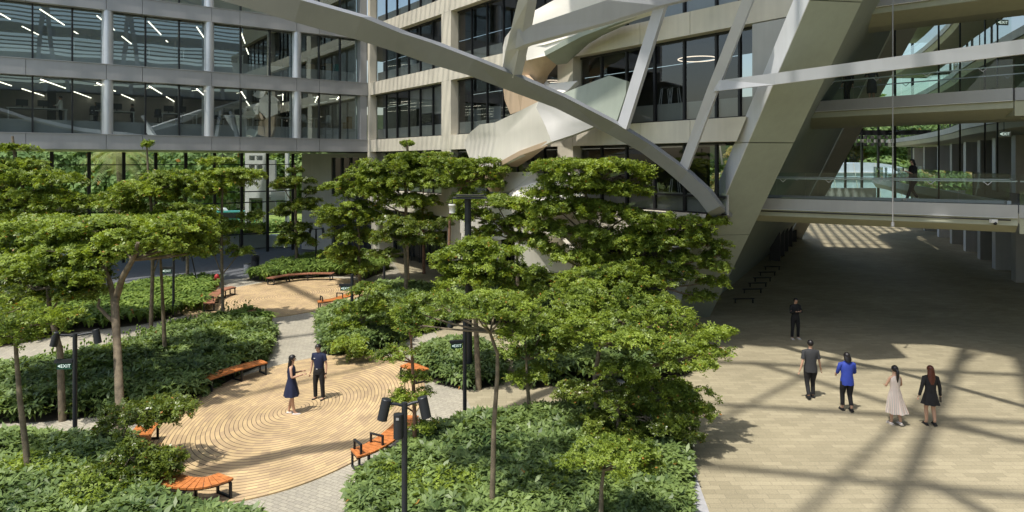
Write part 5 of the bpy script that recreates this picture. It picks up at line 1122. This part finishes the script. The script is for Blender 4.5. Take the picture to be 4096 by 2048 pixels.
# ============================================================ OFFICE FURNITURE
def on_floor1(px, z, d): q = onp(px, HY, CO+N1*d, N1); return V((q.x, q.y, z))
def desk(px, z, wpx, lab, d=-2.6):
    z += .8; p = on_floor1(px, z, d); t = thing('office_desk', p, lab, 'desk', 'desks behind the office glass', rz=atan2(U1.y, U1.x)); L = wpx*p.y/FP/.8
    mb = MB().box((0,0,.72), (L, 1.3, .04)); lc('desktop', mb, M['white'], t)
    for a in (-1, 1):
        for b in (-1, 1): lc('leg', MB().box((a*L*.47, b*.58, .35), (.06, .06, .7)), M['white'], t)
    lc('monitor', MB().box((L*.1, .1, 1.08), (.6, .04, .38)).box((L*.1, .12, .83), (.06, .06, .2)).box((-L*.25, .1, 1.08), (.6, .04, .38)).box((-L*.25, .12, .83), (.06, .06, .2)), M['dark'], t)
for px, z, w_, lab in ((150, FL[0], 160, 'desk at the far left of the lower office floor'), (450, FL[0], 120, 'desk behind the left round column, lower floor'), (712, FL[0], 105, 'desk with two monitors right of the second mullion, lower floor'), (945, FL[0], 95, 'desk right of the middle round column, lower floor'), (1142, FL[0], 42, 'small desk left of the right round column, lower floor'), (660, FL[1], 105, 'desk on the upper floor between the left and middle columns'), (900, FL[1], 100, 'desk on the upper floor right of the middle column'), (370, FL[1], 110, 'desk on the upper floor left of the left column')):
    desk(px, z, w_, 'white legged '+lab)
def ochair(px, z, lab, m='dark', rz=0, d=-1.9):
    z += .8; p = on_floor1(px, z, d); t = thing('office_chair', p, lab, 'chair', 'office chairs behind the glass', rz=rz)
    lc('seat', MB().box((0,0,.46), (.48, .46, .07)), M[m], t); lc('backrest', MB().tube([(0,.2,.5),(0,.26,.75),(0,.24,1.0)], [.2,.23,.17], 8), M[m], t); lc('post', MB().cyl((0,0,.08), (0,0,.44), .03, 8), M[m], t)
    b = MB()
    for i in range(5): b.bar((0,0,.1), (.3*cos(i*1.257), .3*sin(i*1.257), .05), .05, .04)
    lc('base', b, M[m], t)
for px, z, m, rz, lab in ((1228,FL[0],'chairw',2.2,'pale swivel chair left of the round table, lower floor'),(1303,FL[0],'chairw',-2.0,'pale swivel chair right of the round table, lower floor'),(632,FL[0],'dark',.5,'black office chair by the two monitor desk'),(878,FL[0],'dark',1.5,'black office chair right of the middle column'),(1036,FL[0],'dark',-1,'black office chair by the fourth mullion'),(375,FL[0],'dark',.6,'black office chair left of the left column')): ochair(px, z, lab, m, rz)
q = on_floor1(1256, FL[0]+.8, -2.0); k = thing('round_table', q, 'small white round table between two pale chairs on the lower floor', 'table'); MB().cyl(q+V((0,0,.72)), q+V((0,0,.75)), .42, 20).build('tabletop', M['white'], k); MB().cyl(q, q+V((0,0,.72)), .04, 8).build('stem', M['white'], k)
for i, (px, z, w_, h, m, lab) in enumerate(((1395,FL[0],.75,.5,'carton','wide cardboard box on the lower floor beside the stone wing'),(1405,FL[0]+.5,.6,.45,'carton','upper cardboard box of the stack on the lower floor'),(1310,FL[1],.5,.6,'carton','tall cardboard box on the upper floor'),(1285,FL[1],.4,.4,'dark','black crate beside the cardboard box on the upper floor'),(1348,FL[1],.4,.6,'teal','teal crate on the upper floor'),(1240,FL[1],.5,.45,'carton','left cardboard box on the upper floor'))):
    q = on_floor1(px, z+.8, -1.7); k = thing('storage_box', q, lab, 'box', 'boxes stacked behind the office glass'); MB().box(q+V((0,0,h/2)), (w_, .5, h), rz=.63).build('box_body', M[m], k); MB().box(q+V((0,0,h+.01)), (w_*1.02, .52, .015), rz=.63).build('box_lid', M[m], k)
# ============================================================ PEOPLE
def skin_mesh(nodes, edges, sub=1, root=0):
    me = bpy.data.meshes.new('s'); me.from_pydata([n[0] for n in nodes], edges, []); o = bpy.data.objects.new('s', me); col.objects.link(o)
    me.skin_vertices or o.modifiers.new('k', 'SKIN')
    if not o.modifiers: o.modifiers.new('k', 'SKIN')
    if not me.skin_vertices: 
        bm = bmesh.new(); bm.from_mesh(me); bm.verts.layers.skin.verify(); bm.to_mesh(me); bm.free()
    for i, n in enumerate(nodes):
        sv = me.skin_vertices[0].data[i]; sv.radius = (n[1], n[2]); sv.use_root = (i == root)
    sb = o.modifiers.new('b', 'SUBSURF'); sb.levels = sub; sb.render_levels = sub
    bpy.context.view_layer.update(); dg = bpy.context.evaluated_depsgraph_get()
    r = bpy.data.meshes.new_from_object(o.evaluated_get(dg)); bpy.data.objects.remove(o)
    for p in r.polygons: p.use_smooth = True
    return r
def merge(me, mb):
    bm = bmesh.new(); bm.from_mesh(me); m2 = mb.mesh('x'); bm.from_mesh(m2); bm.to_mesh(me); bm.free(); bpy.data.meshes.remove(m2)
    return me
def person(loc, yaw, h, lab, arms, legs, top=None, bottom=None, dress=None, hair=('short', 'hair'), shoes='blk', look=(0, 0), build=1.0, collar=None, sleeves=.55, z0=0, extra=None):
    """local frame: x right, y forward. arms: (elbow, hand) per side (left x<0 first); legs: (knee, ankle) per side"""
    k = h/1.70; t = thing('person', loc, lab, 'person', None, rz=yaw); t.scale = (k, k, k)
    b = build; N = []; E = []; tw = .86 if (top or dress) else 1; lw = .8 if bottom else 1
    def n(p, rx, ry=None): N.append((p, rx, ry or rx)); return len(N)-1
    def e(a, c): E.append((a, c))
    pel = n((0,0,.92), .145*b*tw, .105*b*tw); wst = n((0,.0,1.07), .125*b*tw, .095*b*tw); che = n((0,.0,1.25), .15*b*tw, .11*b*tw); up = n((0,.0,1.385), .125*b*tw, .085*b*tw); nk_ = n((0,.0,1.455), .052, .052)
    hx, hy = look; hb = n((hx*.3,.012+hy*.3,1.525), .062, .07); hd = n((hx*.6,.02+hy*.6,1.60), .073, .088); cr = n((hx*.6,.005+hy*.5,1.665), .058, .07)
    for a, c in ((pel,wst),(wst,che),(che,up),(up,nk_),(nk_,hb),(hb,hd),(hd,cr)): e(a, c)
    fg = MB(); AR = []
    for s, (el, ha) in zip((-1, 1), arms):
        sh = n((s*.17*b, 0, 1.375), .048*tw, .046*tw); E1 = n(el, .036); m_ = V(el)+(V(ha)-V(el))*.85; E2 = n(tuple(m_), .026); H_ = n(ha, .034, .02)
        e(up, sh); e(sh, E1); e(E1, E2); e(E2, H_); AR.append((V(N[sh][0]), V(el), V(ha)))
        d = (V(ha)-V(el)).normalized(); sidev = d.cross(V((0,1,0))); sidev = V((0,1,0)) if sidev.length < .3 else V((0,1,0))-d*d.y; sidev.normalize(); nn = d.cross(sidev)
        for i, L in enumerate((.062, .072, .068, .055)):
            o_ = V(ha)+d*.035+sidev*(.027-.018*i); fg.tube([o_, o_+d*L*.55, o_+d*L*.9+nn*s*.018], [.0095, .0085, .006], 6)
        o_ = V(ha)+sidev*.035; fg.tube([o_-d*.01, o_+d*.03+sidev*.02, o_+d*.055+sidev*.018], [.011, .0095, .007], 6)
    LG = []
    for s, (kn, an) in zip((-1, 1), legs):
        hp = n((s*.085*b, 0, .86), .088*b*lw, .09*b*lw); K_ = n(kn, .055*lw, .058*lw); ca = V(kn)+(V(an)-V(kn))*.35; CA = n(tuple(ca+V((0,-.015,0))), .054*lw, .056*lw); A_ = n(an, .034, .037); T_2 = n((an[0]+s*.015, an[1]+.13, max(.03, an[2]-.055)), .036, .026)
        e(pel, hp); e(hp, K_); e(K_, CA); e(CA, A_); e(A_, T_2); LG.append((V(N[hp][0]), V(kn), V(an), V(N[T_2][0])))
    me = skin_mesh(N, E, 2); c = V(N[hd][0]); f = V((hx, .5+hy, 0)).normalized()
    fg.tube([c+V((0,.075,.01)), c+V((0,.103,-.018)), c+V((0,.08,-.028))], [.008, .014, .006], 6)
    for s in (-1, 1): fg.ball(c+V((s*.077, -.005, -.005)), .024, 6, 5, (.4, .7, 1.1))
    merge(me, fg); me.materials.append(M['skin']); bd_ = lc('body', me, None, t)
    ey = MB(); [ey.ball(c+V((s*.03, .080, .012)), .010, 6, 5) for s in (-1, 1)]; lc('eyes', ey, M['hair'], t)
    mo = MB(); mo.tube([c+V((-.022,.083,-.052)), c+V((0,.09,-.054)), c+V((.022,.083,-.052))], .005, 5); lc('mouth', mo, M['red'], t)
    g = .028
    if top:
        tq = MB(); lo_ = ([(.79,.172,.135),(.92,.170,.132)] if top[1] else [(.965,.148,.115)])+[(1.07,.146,.114),(1.25,.170,.128),(1.35,.176,.110),(1.40,.158,.098),(1.435,.112,.082),(1.468,.068,.066)]
        tq.loft([[V((rx*b*cos(2*pi*i/20), ry*b*sin(2*pi*i/20), z+(.012*sin(i*2.3) if z < .85 else 0))) for i in range(20)] for z, rx, ry in lo_])
        if sleeves:
            for sh, el, ha in AR:
                q1_ = sh+(el-sh)*min(1, sleeves); pth = [sh+V((-sh.x*.35, 0, .012)), sh+V((0,0,.0)), sh+(q1_-sh)*.5, q1_]; rr_ = [.062, .068, .058, .050+.008*top[2]]
                if sleeves > 1: pth.append(el+(ha-el)*(sleeves-1)); rr_[-1] = .048; rr_.append(.040)
                tq.tube(pth, rr_, 10)
        lc('shirt' if not sleeves or sleeves <= 1 else 'long_sleeved_top', tq, M[top[0]], t)
        cm = MB(); cm.tube([(.058*cos(a_), .01+.058*sin(a_), 1.448+.008*sin(a_)) for a_ in [2*pi*i/12 for i in range(13)]], .012, 6, cap=False); lc('collar', cm, M[top[0]], t)
    if bottom:
        tq = MB(); tq.loft([[V((rx*b*cos(2*pi*i/18), ry*b*sin(2*pi*i/18), z)) for i in range(18)] for z, rx, ry in ((.80,.150,.118),(.88,.168,.130),(.95,.160,.124),(1.01,.143,.110))])
        for hp, kn, an, toe in LG:
            q = kn+(an-kn)*bottom[1]; tq.tube([hp+V((0,0,.03)), hp+V((0,0,-.06)), hp+(kn-hp)*.55, kn, kn+(q-kn)*.5, q], [.088*b, .094*b, .082*b, .068, .062, .058], 12)
        lc('trousers', tq, M[bottom[0]], t)
    if dress:   # (material, rings [(z, rx, ry, cx, cy)], folds)
        rg = []; nn_ = 28
        for (z, rx, ry, cx, cy) in dress[1]:
            fo = dress[2]*max(0, (1.0-z))*1.6
            rg.append([V((cx+rx*cos(2*pi*i/nn_)*(1+fo*sin(i*2*pi/nn_*7)), cy+ry*sin(2*pi*i/nn_)*(1+fo*sin(i*2*pi/nn_*7)), z)) for i in range(nn_)])
        lc('dress' if dress[1][-1][0] > 1.2 else 'skirt', MB().loft(rg, cap=False), M[dress[0]], t)
    sh_ = MB()
    for i, (hp, kn, an, toe) in enumerate(LG):
        d = V((toe.x-an.x, toe.y-an.y, toe.z-an.z)); d.normalize(); c_ = V((an.x, an.y, an.z-.05))+V((d.x, d.y, 0))*.06+V((0,0,max(0, d.z)))
        up_ = V((0,0,1)); yv = (toe+V((0,0,.0))-V((an.x, an.y-.03, max(.02, an.z-.055)))).normalized(); xv = yv.cross(up_).normalized(); zv = xv.cross(yv); R = Matrix((xv, yv, zv)).transposed(); s = MB(); s.ball(c_, .05, 10, 8, (.95, 2.7, .78), R); s.box(c_+R@V((0,0,-.028)), (.085, .25, .02), R=R); lc('shoe', s, M[shoes], t)
    hr = MB(); hm = M[hair[1]]; c = V(N[hd][0]); nv = []
    hb_ = MB(); hb_.ball(c+V((0,-.012,.028)), .098, 16, 12, (.93, 1.08, 1.02)); keep = []
    lim = {'short': -.05, 'crop': .01}.get(hair[0], -.09)
    fs = [f_ for f_ in hb_.f if not (lambda q: (q.z < c.z+.045 and q.y > c.y+.035) or q.z < c.z+lim)(sum((V(hb_.v[i]) for i in f_), V((0,0,0)))/len(f_))]
    hr.add(hb_.v, fs, True)
    if hair[0] in ('long', 'bob', 'pony'):
        L = {'long': .42, 'bob': .17, 'pony': .38}[hair[0]]
        if hair[0] == 'pony': hr.tube([c+V((0,-.10,.02)), c+V((0,-.15,-.04)), c+V((0,-.14,-.2)), c+V((0,-.12,-L))], [.035, .045, .04, .012], 9); hr.ball(c+V((0,-.1,.0)), .045, 8, 6)
        else:
            rg = []
            for i in range(7):
                u = i/6; z = c.z+.03-u*L; wx = (.088+.02*sin(pi*u))*(1 if u < .8 else 1-.35*(u-.8)/.2); rg.append([V((c.x*(1-.3*u)+wx*cos(a_), c.y-.045-.055*u+.06*sin(a_), z)) for a_ in [2*pi*q/14 for q in range(14)]])
            hr.loft(rg)
    lc('hair', hr, hm, t)
    if extra: extra(t, c, AR, LG)
    return t
m_, n_, l_, p_ = mk('striped_dress'); tc = n_.new('ShaderNodeTexCoord'); sx = n_.new('ShaderNodeSeparateXYZ'); l_.new(tc.outputs['Object'], sx.inputs[0])
a1_ = n_.new('ShaderNodeMath'); a1_.operation = 'ARCTAN2'; l_.new(sx.outputs[0], a1_.inputs[0]); l_.new(sx.outputs[1], a1_.inputs[1]); a2_ = n_.new('ShaderNodeMath'); a2_.operation = 'MULTIPLY'; a2_.inputs[1].default_value = 4.2; l_.new(a1_.outputs[0], a2_.inputs[0])
a3_ = n_.new('ShaderNodeMath'); a3_.operation = 'FRACT'; l_.new(a2_.outputs[0], a3_.inputs[0]); cr_ = n_.new('ShaderNodeValToRGB'); cr_.color_ramp.interpolation = 'CONSTANT'
for i, (p0, c0) in enumerate(((0, (.74,.68,.60)), (.30, (.26,.07,.06)), (.45, (.74,.70,.62)), (.60, (.05,.16,.16)), (.70, (.74,.68,.60)), (.88, (.36,.14,.10)))):
    el_ = cr_.color_ramp.elements[i] if i < 2 else cr_.color_ramp.elements.new(p0); el_.position = p0; el_.color = C4(c0)
l_.new(a3_.outputs[0], cr_.inputs[0]); l_.new(cr_.outputs[0], p_.inputs['Base Color']); p_.inputs['Roughness'].default_value = .8; M['stripe'] = m_
def hang(s, f=0, out=.27, hz=.80): return ((s*.245, -.03+f*.1, 1.10), (s*out, .03+f*.22, hz))
def stand(s, dx=.1): return ((s*dx, .01, .48), (s*(dx+.01), -.02, .085))
def stepf(s, a): return ((s*.09, .04+.16*a, .49), (s*.09, .20*a, .085))
def stepb(s, a): return ((s*.09, .04-.02*a, .47), (s*.09, -.26*a, .13))
def belt(t, c, AR, LG):
    b = MB(); b.tube([(.15*cos(a), .115*sin(a), .985) for a in [2*pi*i/20 for i in range(21)]], .017, 6, cap=False); lc('belt', b, M['blk'], t); lc('buckle', MB().box((0,.13,.985), (.05, .012, .035)), M['colm'], t)
def navyx(t, c, AR, LG):
    belt(t, c, AR, LG); g_ = MB(); [g_.tube([c+V((s*.034+.024*cos(a), .092, .012+.018*sin(a))) for a in [2*pi*i/10 for i in range(11)]], .003, 4, cap=False) for s in (-1, 1)]; g_.tube([c+V((-.01,.094,.014)), c+V((.01,.094,.014))], .003, 4); lc('glasses', g_, M['dark'], t)
    lc('shirt_badge', MB().box((.075, .142, 1.31), (.06, .004, .014)), M['white'], t); lc('wristwatch', MB().cyl(AR[0][2]+V((0,0,.05)), AR[0][2]+V((0,0,.075)), .034, 10), M['blk'], t)
FR = pi     # facing the camera: local +y turned to world -y
person(gp(1276,1600), FR-.25, 1.68, 'man in navy polo shirt and dark trousers standing on the near deck', [hang(-1,.2), hang(1,.1)], [stand(-1,.12), stand(1,.12)], top=('navy', 0, 1.1), bottom=('blk', .97), hair=('short','hair'), shoes='blk', look=(.03,.02), build=1.06, extra=navyx)
person(gp(1166,1658), -pi/2+.15, 1.68, 'woman with long black hair in a sleeveless navy dress on the near deck', [((-.22,.02,1.12),(-.10,.30,1.22)), ((.22,.04,1.12),(.08,.34,1.17))], [((-.07,.02,.48),(-.07,-.09,.085)), ((.08,.03,.48),(.08,.10,.085))], dress=('navy', [(.55,.235,.215,0,.0),(.7,.21,.19,0,0),(.88,.185,.15,0,0),(1.05,.13,.11,0,0),(1.25,.155,.12,0,0),(1.36,.15,.1,0,0),(1.42,.075,.07,0,0)], .12), hair=('long','hair'), shoes='shoe', look=(.0,.02), build=.88)
person(gp(3242,1592), -.12, 1.75, 'man in charcoal short sleeved shirt and dark jeans walking away, leftmost of the four', [hang(-1,-.5,.33), hang(1,.3,.33)], [stepb(-1,.6), stepf(1,.3)], top=('char', 1, 1.4), bottom=('blk', .97), hair=('short','hair'), shoes='blk', build=1.12, sleeves=.75)
person(gp(3388,1645), -.05, 1.68, 'woman in royal blue blouse and black trousers walking away', [((-.25,.06,1.12),(-.2,.26,1.0)), ((.25,.06,1.12),(.2,.26,1.0))], [stepf(-1,.4), stepb(1,.4)], top=('blue', 1, 2.0), bottom=('blk', .8), hair=('bob','hair'), shoes='blk', build=1.1, sleeves=1.15)
person(gp(3580,1698), .1, 1.60, 'woman with ponytail in a pale striped midi dress walking away', [((-.24,.06,1.12),(-.12,.26,1.08)), ((.24,.06,1.12),(.14,.26,1.08))], [stepf(-1,.1), stepb(1,.5)], dress=('stripe', [(.36,.30,.24,.05,-.02),(.55,.26,.215,.03,0),(.78,.21,.17,0,0),(.95,.17,.13,0,0),(1.05,.13,.105,0,0),(1.25,.155,.12,0,0),(1.38,.155,.1,0,0),(1.43,.08,.07,0,0)], .12), hair=('pony','hair'), shoes='shoe', build=.92)
def bag(t, c, AR, LG): lc('phone', MB().box(AR[1][2]+V((0,.0,-.06)), (.02, .09, .16)), M['dark'], t)
person(gp(3722,1702), -.12, 1.62, 'woman with long auburn hair in black blazer and short black skirt, rightmost walker', [hang(-1,.1,.29), hang(1,.2,.3)], [stepf(-1,.2), stepb(1,.25)], top=('blk', 1, 1.2), dress=('blk', [(.62,.225,.2,0,0),(.75,.2,.175,0,0),(.92,.17,.135,0,0),(1.0,.14,.11,0,0)], .25), hair=('long','hairr'), shoes='blk', build=.97, sleeves=1.8, extra=bag)
def phone2(t, c, AR, LG): lc('phone', MB().box(((AR[0][2].x+AR[1][2].x)/2, AR[1][2].y+.04, AR[1][2].z+.05), (.08, .015, .14)), M['dark'], t)
person(gp(3181,1356), FR+.1, 1.66, 'man in black standing on the shaded edge of the plaza, head bent over a phone', [((-.24,.05,1.13),(-.05,.26,1.2)), ((.24,.05,1.13),(.07,.26,1.2))], [stand(-1,.12), stand(1,.12)], top=('blk', 0, 1.1), bottom=('blk', .97), hair=('short','hair'), shoes='shoe', look=(0,.06), build=1.05, sleeves=1.85, extra=phone2)
pb = at(3652, 795, 28.3); pb.z = 5.6
person(pb, pi/2-.1, 1.70, 'person in loose black clothes walking along the lowest footbridge holding up a phone', [((-.2,.12,1.12),(-.06,.36,1.24)), ((.22,.0,1.08),(.15,.15,.92))], [((-.08,.14,.48),(-.08,.28,.085)), ((.09,.0,.45),(.09,-.22,.13))], top=('blk', 1, 1.6), bottom=('blk', .95), hair=('bob','hair'), shoes='shoe', look=(0,.04), build=1.22, sleeves=.95, extra=lambda t,c,AR,LG: lc('phone', MB().box(AR[0][2]+V((0,.05,.06)), (.07,.02,.14)), M['dark'], t))
q = P2(2.0, 1.2, 9.75); p9 = at(3392, 395, 29.9); p9.z = 9.75
person(p9, .3, 1.75, 'person in black trousers on the middle footbridge, head hidden by the pale beam', [hang(-1), hang(1)], [stand(-1,.14), stepf(1,.3)], top=('blk', 1, 1.2), bottom=('blk', .97), shoes='blk', sleeves=1.8)
p10 = at(3487, 388, 29.0); p10.z = 9.75
person(p10, FR, 1.65, 'person in a long grey skirt on the middle footbridge, leaning near the rail', [((-.28,0,1.12),(-.3,.1,.95)), ((.28,0,1.12),(.34,.2,1.1))], [stand(-1,.08), stand(1,.08)], top=('char', 1, 1.1), dress=('char', [(.38,.2,.16,0,0),(.6,.22,.17,0,0),(.85,.19,.15,0,0),(1.0,.14,.11,0,0)], .03), hair=('bob','hair'), shoes='blk', sleeves=1.8)
person(gp(3576,904), -.2, 1.7, 'tiny distant person in dark blue at the far end of the passage', [hang(-1), hang(1)], [stepf(-1,.5), stepb(1,.5)], top=('navy', 0, 1.1), bottom=('navy', .97), shoes='blk', sleeves=1.5)
for px, z, lab, d in ((243, FL[0], 'office worker in pale shirt leaning at a desk on the lower floor', -2.4), (530, FL[0], 'dark seated looking office worker silhouette on the lower floor', -3.0), (385, FL[0], 'office worker in black left of the left column', -2.8)):
    q = on_floor1(px, z+.8-(.35 if px != 243 else .1), d); person(q, 1.9, 1.65, lab, [((-.24,.1,1.12),(-.1,.3,1.1)), ((.24,.1,1.12),(.1,.3,1.1))], [stand(-1), stand(1)], top=('white' if px == 243 else 'blk', 1, 1.1), bottom=('blk', .97), sleeves=1.8)
# small distant things: van and car seen through the lobby glass
def van(px, py, Y, lab, m, L=4.6, hh=1.9):
    p = at(px, py, Y); p.z = 0; t = thing('parked_van', p, lab, 'van'); R = Matrix.Rotation(.2, 3, 'Z')
    pr = [(-L/2,.35),(L/2-.2,.35),(L/2,.6),(L/2,.95),(L/2-.7,1.15),(L/2-1.3,hh),(-L/2+.1,hh),(-L/2,1.2)]
    MB().poly([p+R@V((x, -.9, z)) for x, z in pr], R@V((0,1.8,0))).build('body', M[m], t)
    MB().poly([p+R@V((x, -.91, z)) for x, z in ((-L/2+.4,1.15),(L/2-.9,1.15),(L/2-1.4,hh-.12),(-L/2+.4,hh-.12))], R@V((0,1.82,0))).build('window', M['dark'], t)
    for x in (-L/2+.8, L/2-.9): MB().cyl(p+R@V((x,-.95,.34)), p+R@V((x,-.7,.34)), .34, 16).build('wheel', M['dark'], t)
van(940, 820, 74, 'teal and white van seen through the lobby glass', 'teal')
van(860, 820, 78, 'white van parked farther left beyond the lobby glass', 'white')
print('objects', len(bpy.data.objects), 'polys', sum(len(m.polygons) for m in bpy.data.meshes))
